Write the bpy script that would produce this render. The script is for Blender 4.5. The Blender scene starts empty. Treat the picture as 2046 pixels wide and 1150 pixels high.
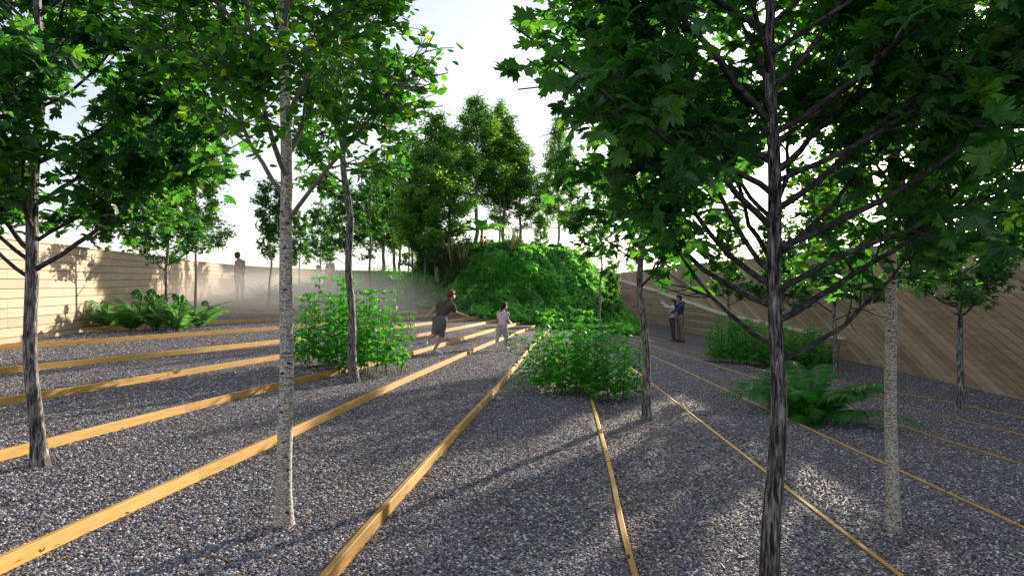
import bpy, math, random
import numpy as np
from mathutils import Vector, Matrix
PI = math.pi
UP=np.array([0,0,1.0])
sc = bpy.context.scene
COL = sc.collection
F_PX, CX, CY, H0 = 1300.0, 1023.0, 575.0, 1.5
SUN_AZ, SUN_EL = math.radians(32.8), math.radians(12.4)

# ------------------------------------------------------------------ mesh builder
class MB:
    def __init__(s): s.V=[]; s.L=[]; s.S=[]; s.A=[]; s.n=0
    def add(s, V, F, rnd=0.0):
        V=np.asarray(V,float).reshape(-1,3)
        for f in F: s.L.append(np.asarray(f,np.int64)+s.n)
        s.S.append(np.array([len(f) for f in F],np.int64)); s.A.append(np.full(len(F),rnd))
        s.V.append(V); s.n+=len(V)
    def quads(s, V, Q, rnd=0.0):
        V=np.asarray(V,float).reshape(-1,3); Q=np.asarray(Q,np.int64)
        s.L.append((Q+s.n).ravel()); s.S.append(np.full(len(Q),Q.shape[1])); 
        s.A.append(np.full(len(Q),rnd) if np.isscalar(rnd) else np.asarray(rnd)); s.V.append(V); s.n+=len(V)
    def inst(s, T, R, P, rnd):
        V0,F=T; V0=np.asarray(V0,float); N=len(P); m=len(V0)
        if N==0: return
        V=np.einsum('nij,mj->nmi',R,V0)+np.asarray(P)[:,None,:]
        fl=np.concatenate([np.asarray(f) for f in F]); fs=np.array([len(f) for f in F])
        L=(fl[None,:]+(np.arange(N)*m)[:,None]).ravel()+s.n
        s.V.append(V.reshape(-1,3)); s.L.append(L); s.S.append(np.tile(fs,N)); s.A.append(np.repeat(rnd,len(F))); s.n+=N*m
    def mesh(s, name, mat, smooth=False):
        me=bpy.data.meshes.new(name)
        V=np.concatenate(s.V); L=np.concatenate(s.L); S=np.concatenate(s.S); A=np.concatenate(s.A)
        me.vertices.add(len(V)); me.vertices.foreach_set('co',V.astype(np.float32).ravel())
        me.loops.add(len(L)); me.loops.foreach_set('vertex_index',L.astype(np.int32))
        me.polygons.add(len(S)); st=np.concatenate([[0],np.cumsum(S)[:-1]])
        me.polygons.foreach_set('loop_start',st.astype(np.int32))
        me.update(calc_edges=True)
        a=me.attributes.new('rnd','FLOAT','FACE'); a.data.foreach_set('value',A.astype(np.float32))
        me.materials.append(mat)
        me.polygons.foreach_set('use_smooth',np.full(len(S),bool(smooth)))
        return me
    def obj(s, name, mat, parent=None, smooth=False):
        return link(name, s.mesh(name,mat,smooth), parent)

def link(name, data, parent=None):
    o=bpy.data.objects.new(name,data); COL.objects.link(o)
    if parent: o.parent=parent
    return o
def tag(o,label,cat,group=None,kind=None):
    if label: o['label']=label
    if cat: o['category']=cat
    if group: o['group']=group
    if kind: o['kind']=kind
    return o
def empty(name,loc,rz=0,label=None,cat=None,group=None,s=1):
    o=bpy.data.objects.new(name,None); COL.objects.link(o); o.location=loc; o.rotation_euler=(0,0,rz); o.scale=(s,s,s)
    o.empty_display_size=.2
    return tag(o,label,cat,group)
def dup(root,loc,rz,s,label,group=None):
    r=root.copy(); COL.objects.link(r); r.location=loc; r.rotation_euler=(0,0,rz); r.scale=(s,s,s) if np.isscalar(s) else s
    r['label']=label
    if group: r['group']=group
    for c in list(root.children):
        d=c.copy(); COL.objects.link(d); d.parent=r
        for g in list(c.children):
            e=g.copy(); COL.objects.link(e); e.parent=d
    return r

def nrm(v): 
    v=np.asarray(v,float); return v/max(1e-9,np.linalg.norm(v))
def tube(mb,pts,rad,n=7,rnd=0.0,ridge=0.0,seed=0,cap=True):
    pts=np.asarray(pts,float); k=len(pts); rad=np.asarray(rad,float)
    T=np.gradient(pts,axis=0); T/=np.linalg.norm(T,axis=1)[:,None]+1e-9
    u=np.cross(T[0],[0.31,0.93,0.2]); u=nrm(u); ring=[]
    a=np.arange(n)*2*PI/n
    for i in range(k):
        u=u-T[i]*np.dot(u,T[i]); u=nrm(u); w=np.cross(T[i],u)
        r=rad[i]*np.ones(n)
        if ridge:
            z=i*.22
            r=r*(1+ridge*(np.sin(3*a+z+seed)*.5+np.sin(5*a-z*1.3+seed*2)*.4+np.sin(2*a+z*2.1)*.35))
        ring.append(pts[i]+np.cos(a)[:,None]*u*r[:,None]+np.sin(a)[:,None]*w*r[:,None])
    V=np.concatenate(ring); i,j=np.meshgrid(np.arange(k-1),np.arange(n),indexing='ij')
    Q=np.stack([i*n+j,i*n+(j+1)%n,(i+1)*n+(j+1)%n,(i+1)*n+j],-1).reshape(-1,4)
    mb.quads(V,Q,rnd)
    if cap: mb.add(ring[-1],[list(range(n))],rnd)
def box(mb,c,s,rnd=0.0,M=None):
    x,y,z=[d/2 for d in s]
    V=np.array([[-x,-y,-z],[x,-y,-z],[x,y,-z],[-x,y,-z],[-x,-y,z],[x,-y,z],[x,y,z],[-x,y,z]])
    if M is not None: V=V@np.asarray(M).T
    mb.quads(V+np.asarray(c),[[0,3,2,1],[4,5,6,7],[0,1,5,4],[1,2,6,5],[2,3,7,6],[3,0,4,7]],rnd)
def spline(P,n):
    P=np.asarray(P,float); P2=np.vstack([2*P[0]-P[1],P,2*P[-1]-P[-2]]); m=len(P)-1; out=[]
    for t in np.linspace(0,m,n):
        i=min(int(t),m-1); f=t-i; a,b,c,d=P2[i:i+4]
        out.append(.5*((2*b)+(-a+c)*f+(2*a-5*b+4*c-d)*f*f+(-a+3*b-3*c+d)*f**3))
    return np.array(out)

# ------------------------------------------------------------------ materials
def newmat(name):
    m=bpy.data.materials.new(name); m.use_nodes=True; nt=m.node_tree; nt.nodes.clear()
    out=nt.nodes.new('ShaderNodeOutputMaterial'); return m,nt,out
def N(nt,t,**k):
    n=nt.nodes.new(t)
    for a,b in k.items():
        if a.startswith('i_'):
            n.inputs[int(a[2:]) if a[2:].isdigit() else a[2:].replace('_',' ')].default_value=b
        else: setattr(n,a,b)
    return n
def ramp(nt,stops,interp='LINEAR'):
    r=nt.nodes.new('ShaderNodeValToRGB'); r.color_ramp.interpolation=interp; e=r.color_ramp.elements
    while len(e)<len(stops): e.new(.5)
    for el,(p,c) in zip(e,stops): el.position=p; el.color=(*c,1)
    return r
def coords(nt,scale=(1,1,1),kind='Object'):
    tc=nt.nodes.new('ShaderNodeTexCoord'); mp=nt.nodes.new('ShaderNodeMapping'); mp.inputs['Scale'].default_value=scale
    nt.links.new(tc.outputs[kind],mp.inputs['Vector']); return mp.outputs['Vector']
def leaf_mat(name,stops,tr,trans=.4,rough=.5,spec=.25):
    m,nt,out=newmat(name); l=nt.links
    at=N(nt,'ShaderNodeAttribute',attribute_name='rnd'); r=ramp(nt,stops); l.new(at.outputs['Fac'],r.inputs[0])
    no=N(nt,'ShaderNodeTexNoise'); no.inputs['Scale'].default_value=30; l.new(coords(nt),no.inputs['Vector'])
    mx=N(nt,'ShaderNodeMix',data_type='RGBA',blend_type='MULTIPLY'); mx.inputs[0].default_value=.6
    l.new(r.outputs[0],mx.inputs[6]); rr=ramp(nt,[(.3,(.6,.6,.6)),(.7,(1.3,1.3,1.2))]); l.new(no.outputs[0],rr.inputs[0]); l.new(rr.outputs[0],mx.inputs[7])
    p=N(nt,'ShaderNodeBsdfPrincipled'); p.inputs['Roughness'].default_value=rough; p.inputs['Specular IOR Level'].default_value=spec
    l.new(mx.outputs[2],p.inputs['Base Color'])
    t=N(nt,'ShaderNodeBsdfTranslucent'); m2=N(nt,'ShaderNodeMix',data_type='RGBA',blend_type='MULTIPLY'); m2.inputs[0].default_value=1
    l.new(mx.outputs[2],m2.inputs[6]); m2.inputs[7].default_value=(*tr,1); l.new(m2.outputs[2],t.inputs[0])
    ms=N(nt,'ShaderNodeMixShader'); ms.inputs[0].default_value=trans
    l.new(p.outputs[0],ms.inputs[1]); l.new(t.outputs[0],ms.inputs[2]); l.new(ms.outputs[0],out.inputs[0]); return m
def bark_mat(name,stops,sc_=(14,14,2.2),bump=.9,dist=.02):
    m,nt,out=newmat(name); l=nt.links; v=coords(nt,sc_)
    n1=N(nt,'ShaderNodeTexNoise'); n1.inputs['Scale'].default_value=2.6; n1.inputs['Detail'].default_value=6; n1.inputs['Roughness'].default_value=.65
    n1.inputs['Distortion'].default_value=.6; l.new(v,n1.inputs['Vector'])
    r=ramp(nt,stops); l.new(n1.outputs[0],r.inputs[0])
    p=N(nt,'ShaderNodeBsdfPrincipled'); p.inputs['Roughness'].default_value=.9; p.inputs['Specular IOR Level'].default_value=.15
    l.new(r.outputs[0],p.inputs['Base Color'])
    b=N(nt,'ShaderNodeBump'); b.inputs['Strength'].default_value=bump; b.inputs['Distance'].default_value=dist
    l.new(n1.outputs[0],b.inputs['Height']); l.new(b.outputs[0],p.inputs['Normal']); l.new(p.outputs[0],out.inputs[0]); return m
def birch_mat():
    m,nt,out=newmat('birch_bark'); l=nt.links
    n1=N(nt,'ShaderNodeTexNoise'); n1.inputs['Scale'].default_value=70; n1.inputs['Detail'].default_value=4; l.new(coords(nt,(1,1,1.6)),n1.inputs['Vector'])
    r=ramp(nt,[(.36,(.12,.11,.10)),(.5,(.36,.33,.30)),(.62,(.62,.58,.52))]); l.new(n1.outputs[0],r.inputs[0])
    vo=N(nt,'ShaderNodeTexVoronoi'); vo.inputs['Scale'].default_value=9; l.new(coords(nt,(1.1,1.1,2.6)),vo.inputs['Vector'])
    n2=N(nt,'ShaderNodeTexNoise'); n2.inputs['Scale'].default_value=40; l.new(coords(nt,(1,1,2)),n2.inputs['Vector'])
    ad=N(nt,'ShaderNodeMath',operation='MULTIPLY_ADD'); l.new(n2.outputs[0],ad.inputs[0]); ad.inputs[1].default_value=.3; l.new(vo.outputs['Distance'],ad.inputs[2])
    r2=ramp(nt,[(.27,(.03,.03,.03)),(.31,(1,1,1))]); l.new(ad.outputs[0],r2.inputs[0])
    n3=N(nt,'ShaderNodeTexNoise'); n3.inputs['Scale'].default_value=6; n3.inputs['Detail'].default_value=5; l.new(coords(nt,(1.2,1.2,14)),n3.inputs['Vector'])
    r3=ramp(nt,[(.33,(.25,.23,.21)),(.40,(1,1,1))]); l.new(n3.outputs[0],r3.inputs[0])
    a=N(nt,'ShaderNodeMix',data_type='RGBA',blend_type='MULTIPLY'); a.inputs[0].default_value=1; l.new(r.outputs[0],a.inputs[6]); l.new(r2.outputs[0],a.inputs[7])
    b=N(nt,'ShaderNodeMix',data_type='RGBA',blend_type='MULTIPLY'); b.inputs[0].default_value=.8; l.new(a.outputs[2],b.inputs[6]); l.new(r3.outputs[0],b.inputs[7])
    p=N(nt,'ShaderNodeBsdfPrincipled'); p.inputs['Roughness'].default_value=.8; l.new(b.outputs[2],p.inputs['Base Color'])
    bp=N(nt,'ShaderNodeBump'); bp.inputs['Strength'].default_value=.5; bp.inputs['Distance'].default_value=.01; l.new(n1.outputs[0],bp.inputs['Height']); l.new(bp.outputs[0],p.inputs['Normal'])
    l.new(p.outputs[0],out.inputs[0]); return m
def gravel_mat(name='gravel',pebble=False):
    m,nt,out=newmat(name); l=nt.links
    stops=[(0,(.04,.039,.055)),(.3,(.135,.135,.175)),(.55,(.25,.25,.31)),(.70,(.28,.20,.16)),(.84,(.42,.42,.49)),(1,(.74,.73,.76))]
    r=ramp(nt,stops); p=N(nt,'ShaderNodeBsdfPrincipled'); p.inputs['Roughness'].default_value=.75; p.inputs['Specular IOR Level'].default_value=.3
    if pebble:
        at=N(nt,'ShaderNodeAttribute',attribute_name='rnd'); l.new(at.outputs['Fac'],r.inputs[0]); l.new(r.outputs[0],p.inputs['Base Color'])
    else:
        v=coords(nt); vo=N(nt,'ShaderNodeTexVoronoi'); vo.inputs['Scale'].default_value=56; l.new(v,vo.inputs['Vector'])
        sp=N(nt,'ShaderNodeSeparateColor'); l.new(vo.outputs['Color'],sp.inputs[0]); l.new(sp.outputs[0],r.inputs[0])
        ro=ramp(nt,[(.0,(1,1,1)),(.65,(.25,.25,.25))]); l.new(vo.outputs['Distance'],ro.inputs[0])
        a=N(nt,'ShaderNodeMix',data_type='RGBA',blend_type='MULTIPLY'); a.inputs[0].default_value=.8; l.new(r.outputs[0],a.inputs[6]); l.new(ro.outputs[0],a.inputs[7])
        n=N(nt,'ShaderNodeTexNoise'); n.inputs['Scale'].default_value=.9; n.inputs['Detail'].default_value=5; l.new(v,n.inputs['Vector'])
        rn=ramp(nt,[(.35,(1.0,.86,.72)),(.6,(1,1,1.06))]); l.new(n.outputs[0],rn.inputs[0])
        b=N(nt,'ShaderNodeMix',data_type='RGBA',blend_type='MULTIPLY'); b.inputs[0].default_value=1; l.new(a.outputs[2],b.inputs[6]); l.new(rn.outputs[0],b.inputs[7])
        l.new(b.outputs[2],p.inputs['Base Color'])
        bp=N(nt,'ShaderNodeBump',invert=True); bp.inputs['Strength'].default_value=1; bp.inputs['Distance'].default_value=.02
        l.new(vo.outputs['Distance'],bp.inputs['Height']); l.new(bp.outputs[0],p.inputs['Normal'])
    l.new(p.outputs[0],out.inputs[0]); return m
def wood_mat(name,stops,scale=(3,3,30),rough=.65,spec=.3):
    m,nt,out=newmat(name); l=nt.links
    at=N(nt,'ShaderNodeAttribute',attribute_name='rnd')
    no=N(nt,'ShaderNodeTexNoise',noise_dimensions='4D'); no.inputs['Scale'].default_value=1.6; no.inputs['Detail'].default_value=7; l.new(coords(nt,scale),no.inputs['Vector'])
    mu=N(nt,'ShaderNodeMath',operation='MULTIPLY'); mu.inputs[1].default_value=20; l.new(at.outputs['Fac'],mu.inputs[0]); l.new(mu.outputs[0],no.inputs['W'])
    ad=N(nt,'ShaderNodeMath',operation='MULTIPLY_ADD'); l.new(at.outputs['Fac'],ad.inputs[0]); ad.inputs[1].default_value=.5; 
    su=N(nt,'ShaderNodeMath',operation='SUBTRACT'); l.new(no.outputs[0],su.inputs[0]); su.inputs[1].default_value=.25; l.new(su.outputs[0],ad.inputs[2])
    r=ramp(nt,stops); l.new(ad.outputs[0],r.inputs[0])
    p=N(nt,'ShaderNodeBsdfPrincipled'); p.inputs['Roughness'].default_value=rough; p.inputs['Specular IOR Level'].default_value=spec
    l.new(r.outputs[0],p.inputs['Base Color'])
    bp=N(nt,'ShaderNodeBump'); bp.inputs['Strength'].default_value=.25; bp.inputs['Distance'].default_value=.004; l.new(no.outputs[0],bp.inputs['Height']); l.new(bp.outputs[0],p.inputs['Normal'])
    l.new(p.outputs[0],out.inputs[0]); return m
def plain(name,c,rough=.8,var=.25,sc_=12,spec=.3):
    m,nt,out=newmat(name); l=nt.links
    no=N(nt,'ShaderNodeTexNoise'); no.inputs['Scale'].default_value=sc_; no.inputs['Detail'].default_value=5; l.new(coords(nt),no.inputs['Vector'])
    c=np.array(c); r=ramp(nt,[(.3,tuple(c*(1-var))),(.7,tuple(np.minimum(c*(1+var),1)))]); l.new(no.outputs[0],r.inputs[0])
    p=N(nt,'ShaderNodeBsdfPrincipled'); p.inputs['Roughness'].default_value=rough; p.inputs['Specular IOR Level'].default_value=spec
    l.new(r.outputs[0],p.inputs['Base Color']); l.new(p.outputs[0],out.inputs[0]); return m

M_MAPLE=leaf_mat('maple_leaf',[(0,(.014,.06,.02)),(.5,(.028,.10,.032)),(.85,(.045,.145,.035)),(1,(.08,.19,.03))],(3.3,3.5,1.0),.40,.42,.5)
M_BIRCH=leaf_mat('birch_leaf',[(0,(.02,.085,.016)),(.5,(.038,.145,.026)),(.94,(.08,.21,.02)),(.97,(.20,.32,.02)),(1,(.30,.40,.03))],(3.0,3.0,.9),.45)
M_FINE=leaf_mat('fine_leaf',[(0,(.05,.13,.035)),(.6,(.10,.23,.055)),(1,(.19,.33,.08))],(2.4,2.5,1.0),.45)
M_HERB=leaf_mat('herb_leaf',[(0,(.03,.18,.025)),(.6,(.07,.30,.045)),(1,(.14,.42,.07))],(2.0,2.2,.9),.4)
M_FERN=leaf_mat('fern_leaf',[(0,(.02,.12,.022)),(.6,(.04,.20,.034)),(1,(.09,.30,.05))],(2.0,2.3,.9),.35)
M_FERNL=leaf_mat('pale_fern_leaf',[(0,(.05,.15,.05)),(.6,(.10,.25,.09)),(1,(.22,.40,.13))],(2.0,2.1,1.0),.4)
M_IVY=leaf_mat('ivy_leaf',[(0,(.02,.10,.04)),(.45,(.07,.25,.07)),(1,(.26,.50,.12))],(2.4,2.7,1.0),.42,.65,.12)
M_GRASS=leaf_mat('grass_blade',[(0,(.05,.09,.03)),(.6,(.10,.15,.05)),(1,(.26,.26,.12))],(1.8,1.9,.9),.3)
M_BARK=bark_mat('rough_bark',[(.36,(.012,.011,.012)),(.45,(.10,.088,.088)),(.54,(.28,.262,.27)),(.64,(.56,.53,.52))],(24,24,3.4),1.0,.03)
M_BARKD=bark_mat('dark_bark',[(.36,(.010,.009,.010)),(.46,(.07,.062,.066)),(.55,(.20,.182,.19)),(.66,(.46,.43,.44))],(24,24,3.2),1.0,.03)
M_LIMB=bark_mat('limb_bark',[(.30,(.014,.012,.013)),(.5,(.05,.043,.046)),(.72,(.15,.135,.14))],(9,9,9),.6,.012)
M_BIRCHB=birch_mat()
M_TWIG=plain('birch_twig',(.16,.14,.13),.85)
M_GRAVEL=gravel_mat(); M_PEB=gravel_mat('pebble',True)
M_TIMBER=wood_mat('timber',[(.0,(.28,.15,.035)),(.4,(.48,.28,.07)),(.8,(.64,.41,.12))],(4,4,30))
M_WALLL=wood_mat('pale_planks',[(0,(.30,.225,.145)),(.4,(.40,.31,.21)),(.9,(.50,.405,.29))],(1.2,1.2,25))
M_WALLR=wood_mat('brown_planks',[(0,(.22,.145,.095)),(.35,(.36,.255,.175)),(.7,(.50,.37,.27)),(1,(.62,.49,.38))],(1.2,1.2,12))
M_BACK=plain('wall_backing',(.05,.04,.03))
M_CAP=plain('painted_sunlit_cap',(.72,.68,.60),.5)  # sunlight on the ledge top is put into this pale colour
M_SOIL=plain('mound_soil',(.045,.06,.025),.95,.5,4)
M_STEM=plain('plant_stem',(.05,.07,.03),.7); M_RACHIS=plain('fern_rachis',(.10,.09,.03),.7)

# ------------------------------------------------------------------ terrain
LINES=[ # (top z, points from outer/near end to the mound), ordered right -> left
 (-.5,[(9.1,-4),(8.7,3),(7.87,10),(7.4,12.5),(6.95,14.6),(5.9,24),(5.2,31)]),
 (-.4,[(7.7,-4),(7.2,3),(6.6,8.4),(6.3,10.6),(5.6,17),(5.05,23),(4.7,28.5)]),
 (-.3,[(5.9,-4),(5.5,2),(5.2,6.6),(5.08,8.5),(4.9,12.8),(4.35,20.2),(4.0,26)]),
 (-.2,[(3.75,-4),(3.7,1),(3.62,4.6),(3.57,8.3),(3.5,15.8),(3.3,20.5),(3.2,24.8)]),
 (-.1,[(2.0,-4),(2.1,0),(2.15,3.6),(2.2,5.8),(2.33,10.9),(2.45,17),(2.5,23.7)]),
 (.0,[(.3,-4),(.47,0),(.63,3.39),(.81,5.5),(1.05,8.67),(1.6,16.5),(2.0,23.2)]),
 (.1,[(-1.35,-4),(-1.13,0),(-.93,3.17),(-.60,6.2),(-.17,9.84),(.62,17.3),(1.4,23.2)]),
 (.2,[(-3.3,-4),(-2.85,0),(-2.48,3.13),(-2.02,6.2),(-1.44,10.2),(-.4,16.5),(.82,22.9)]),
 (.3,[(-5.7,-4),(-4.8,0),(-3.78,4.8),(-2.97,8.25),(-2.0,11.8),(-.8,18),(.27,22.9)]),
 (.4,[(-8.0,-1.5),(-7.1,1),(-5.1,6.5),(-3.84,10.7),(-2.5,14.7),(-1.4,19),(-.49,22.9)]),
 (.5,[(-8.2,4.5),(-6.4,8.1),(-4.5,12.6),(-3.0,17.3),(-1.8,21),(-1.0,23.6)]),
 (.6,[(-8.6,9.3),(-8.0,10.2),(-5.5,15.2),(-3.5,20.5),(-1.8,24.2)]),
 (.7,[(-9.1,12.6),(-8.5,13.2),(-6.2,17.3),(-4.0,22.6),(-2.6,24.8)]),
 (.8,[(-10.0,15.8),(-9.5,16.2),(-7.0,19.8),(-3.3,25.4)]),
 (.9,[(-11.0,18.6),(-10.3,19),(-7.4,22.2),(-4.0,26.2)]),
 (1.0,[(-11.9,21.3),(-11.2,21.6),(-8,24.2),(-4.5,27.2)]),
 (1.1,[(-12.6,23.9),(-12,24.1),(-8.5,26.2),(-4.8,28.4)]),
 (1.2,[(-13,26.4),(-12.4,26.5),(-8.8,28.2),(-4.9,29.6)]),
 (1.3,[(-13.2,28.8),(-8.8,29.9),(-4.9,30.8)]),
 (1.4,[(-13.2,30.8),(-8.8,31.5),(-4.8,31.9)]),
 (1.5,[(-13.1,32.7),(-8.6,32.9),(-4.5,32.9)]),
 (1.6,[(-12.8,34.6),(-8.3,34.2),(-4.1,33.8)]),
 (1.7,[(-12.2,36.3),(-7.9,35.4),(-3.6,34.5)]),
 (1.8,[(-11.4,37.8),(-7.3,36.4),(-3.0,35.1)]),
 (1.9,[(-10.4,39.0),(-6.6,37.4),(-2.4,35.6)]),
 (2.0,[(-9.2,40.2),(-5.6,38.2),(-1.7,36)]),
]
NS=44; RISE=.03
LP=[spline(p,NS) for _,p in LINES]
MC=np.array([-.3,32.0]); MRX,MRY,MTOP=6.2,9.2,3.1
def mound_z(x,y):
    x=np.asarray(x,float); y=np.asarray(y,float)
    ang=np.arctan2((y-MC[1])/MRY,(x-MC[0])/MRX)
    w=1+.05*np.sin(3*ang+1)+.03*np.sin(7*ang)
    r=np.hypot((x-MC[0])/MRX,(y-MC[1])/MRY)/w
    t=np.clip((1.01-r)/.56,0,1); t=np.minimum(1,t*1.12); t=t*t*(3-2*t)*.5+np.sin(t*PI/2)*.5
    base=-.62+np.clip(.25*(x*-1+3)*.22,0,.6)
    return base+(MTOP-.07*np.clip(x,0,6)-base)*t+.07*np.sin(2.1*x+1)*np.sin(1.7*y)*t
def terr_z(x,y):
    x=np.atleast_1d(np.asarray(x,float)); y=np.atleast_1d(np.asarray(y,float)); cnt=np.zeros(len(x)); dlo=np.full(len(x),5.); dhi=np.full(len(x),1e3)
    for P in LP:
        A=P[:-1]; D=P[1:]-P[:-1]
        best=np.full(len(x),1e9); side=np.zeros(len(x))
        for (ax,ay),(dx,dy) in zip(A[::2],(P[2::2]-P[:-2:2]) if len(A)%2==0 else (np.vstack([P[2::2],P[-1:]])[:len(A[::2])]-A[::2])):
            q=np.clip(((x-ax)*dx+(y-ay)*dy)/(dx*dx+dy*dy+1e-12),0,1)
            d=(x-ax-q*dx)**2+(y-ay-q*dy)**2; m=d<best
            best[m]=d[m]; side[m]=(dx*(y-ay)-dy*(x-ax))[m]
            # distances to the plank below and the plank above give a slight rise towards the next plank
        bd=np.sqrt(best); on=side>0; dlo=np.where(on,bd,dlo); dhi=np.where(~on&(bd<dhi),bd,dhi); cnt+=on
    f=np.where(cnt>0,dlo/(dlo+dhi+1e-6),0)
    return -.6+.1*cnt+RISE*f*(cnt>0)
def gz(x,y):
    t=terr_z(x,y); m=mound_z(np.atleast_1d(x),np.atleast_1d(y)); return np.maximum(t,m)
def place(px,py,lo=2.5,hi=46):
    """ground point seen at that place of the photograph, used to survey positions"""
    ys=np.linspace(lo,hi,900); xs=(px-CX)/F_PX*ys; zz=gz(xs,ys); zr=H0-(py-CY)/F_PX*ys
    i=np.argmax(zz>=zr) if np.any(zz>=zr) else len(ys)-1
    return float(xs[i]),float(ys[i]),float(zz[i])
def at(px,Y,dz=0):
    x=(px-CX)/F_PX*Y; return (x,Y,float(gz(x,Y)[0])+dz)

mb=MB(); S=900
mb.quads([(-S,-S,-.72),(S,-S,-.72),(S,S,-.72),(-S,S,-.72)],[[0,1,2,3]])
M_LAND=plain('meadow',(.07,.10,.035),.95,.4,.4); tag(mb.obj('ground',M_LAND),None,None,kind='structure')
for i in range(len(LINES)):
    z=LINES[i][0]+.1-.0; lo=LP[i]; z=LINES[i][0]
    if i+1<len(LINES): hi=LP[i+1]
    else: hi=np.array([[-9.0,40.9]]*10+[[-2,44]]*(NS-20)+[[3,46]]*5+[[0,37]]*5); hi=spline([(-9.4,41.2),(-3,45),(3,46.5),(0,37.5)],NS)
    V=[];Q=[]; m=5
    for k in range(NS):
        for j in range(m):
            f=j/(m-1); p=lo[k]*(1-f)+hi[k]*f; V.append((p[0],p[1],z+RISE*f))
    for k in range(NS-1):
        for j in range(m-1):
            a=k*m+j; Q.append((a,a+1,a+m+1,a+m)) if False else Q.append((a,a+m,a+m+1,a+1))
    mb=MB(); mb.quads(V,np.array(Q)[:,::-1]); o=mb.obj('gravel_terrace',M_GRAVEL); tag(o,None,None,kind='structure')
mb=MB(); mb.quads([(-3,-6,-.6),(10.2,-6,-.6),(10.2,49,-.6),(-3,49,-.6)],[[0,1,2,3]])
tag(mb.obj('gravel_ground',M_GRAVEL),None,None,kind='structure')

ORD=['first','second','third','fourth','fifth','sixth','seventh','eighth','ninth','tenth','eleventh','twelfth','thirteenth','fourteenth','fifteenth','sixteenth','seventeenth','eighteenth','nineteenth','twentieth']
rg=np.random.default_rng(5)
for i,(zt,_) in enumerate(LINES):
    P=LP[i]; mb=MB(); T=np.gradient(P,axis=0); T/=np.linalg.norm(T,axis=1)[:,None]; R=np.stack([T[:,1],-T[:,0]],1)
    th=.03; ntop=.008
    inn=P-R*.005; out=P+R*th
    k=0; seglen=9
    while k<NS-1:
        e=min(NS-1,k+seglen); V=[];Q=[]; n=e-k+1
        for q in range(k,e+1):
            ia=inn[q]; oa=out[q]
            if q==e and e<NS-1: ia=ia-T[q]*.0015; oa=oa-T[q]*.0015
            V+=[(oa[0],oa[1],zt-.15),(oa[0],oa[1],zt+ntop-.004),(oa[0]-R[q][0]*.004,oa[1]-R[q][1]*.004,zt+ntop),(ia[0],ia[1],zt+ntop),(ia[0],ia[1],zt-.15)]
        for q in range(n-1):
            for c in range(4):
                a=q*5+c; Q.append((a,a+1,a+6,a+5))
        mb.quads(V,Q,rg.random()); mb.add(V[:5],[[0,4,3,2,1]],.2); mb.add(V[-5:],[[0,1,2,3,4]],.2)
        k=e
    if i<6: lab=f"thin timber strip on the right, {ORD[5-i]} one right of the nearest wide plank"
    elif i==6: lab='golden timber plank running down to the lower edge left of centre, nearest of all'
    else: lab=f"golden timber riser plank on the left, {ORD[i-7]} one up behind the nearest"
    tag(mb.obj('timber_edge',M_TIMBER),lab,'timber edging','timber edges fanning out from the mound')

# pebbles lying loose on the gravel in the nearer part
def pebbles():
    rg=np.random.default_rng(11)
    n=340000; y=2.9+ (rg.random(n)**1.9)*14.5; x=(rg.random(n)*2-1)*(y*.81+.1)
    z=terr_z(x,y)
    # skip stones that would sit on a plank
    ok=np.ones(n,bool)
    for P in LP[:14]:
        for a,b in zip(P[:-1],P[1:]):
            if a[1]>12 and b[1]>12: continue
            d=b-a; q=np.clip(((x-a[0])*d[0]+(y-a[1])*d[1])/(d@d),0,1); dd=np.hypot(x-a[0]-q*d[0],y-a[1]-q*d[1]); ok&=dd>.05
    x,y,z=x[ok],y[ok],z[ok]; n=len(x)
    s=(.0036+.0064*rg.random(n)**2)*(1+.02*y)
    ico=[(0,0,1),(.89,0,.45),(.28,.85,.45),(-.72,.53,.45),(-.72,-.53,.45),(.28,-.85,.45),(.72,.53,-.45),(-.28,.85,-.45),(-.89,0,-.45),(-.28,-.85,-.45),(.72,-.53,-.45)]
    f=[(0,1,2),(0,2,3),(0,3,4),(0,4,5),(0,5,1),(1,6,2),(2,7,3),(3,8,4),(4,9,5),(5,10,1),(2,6,7),(3,7,8),(4,8,9),(5,9,10),(1,10,6)]
    a=rg.random(n)*2*PI; ca,sa=np.cos(a),np.sin(a); sx=s*(.8+.7*rg.random(n)); sy=s*(.7+.5*rg.random(n)); szz=s*(.45+.5*rg.random(n))
    tl=(rg.random(n)-.5)*.9
    R=np.zeros((n,3,3)); R[:,0,0]=ca*sx; R[:,0,1]=-sa*sy; R[:,1,0]=sa*sx; R[:,1,1]=ca*sy; R[:,2,2]=szz; R[:,2,0]=tl*sx
    mb=MB(); mb.inst((ico,f),R,np.stack([x,y,z+szz*.3],1),rg.random(n))
    tag(mb.obj('loose_gravel',M_PEB),'loose grey and brown gravel stones covering the terraces','gravel',kind='stuff')
pebbles()
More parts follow.
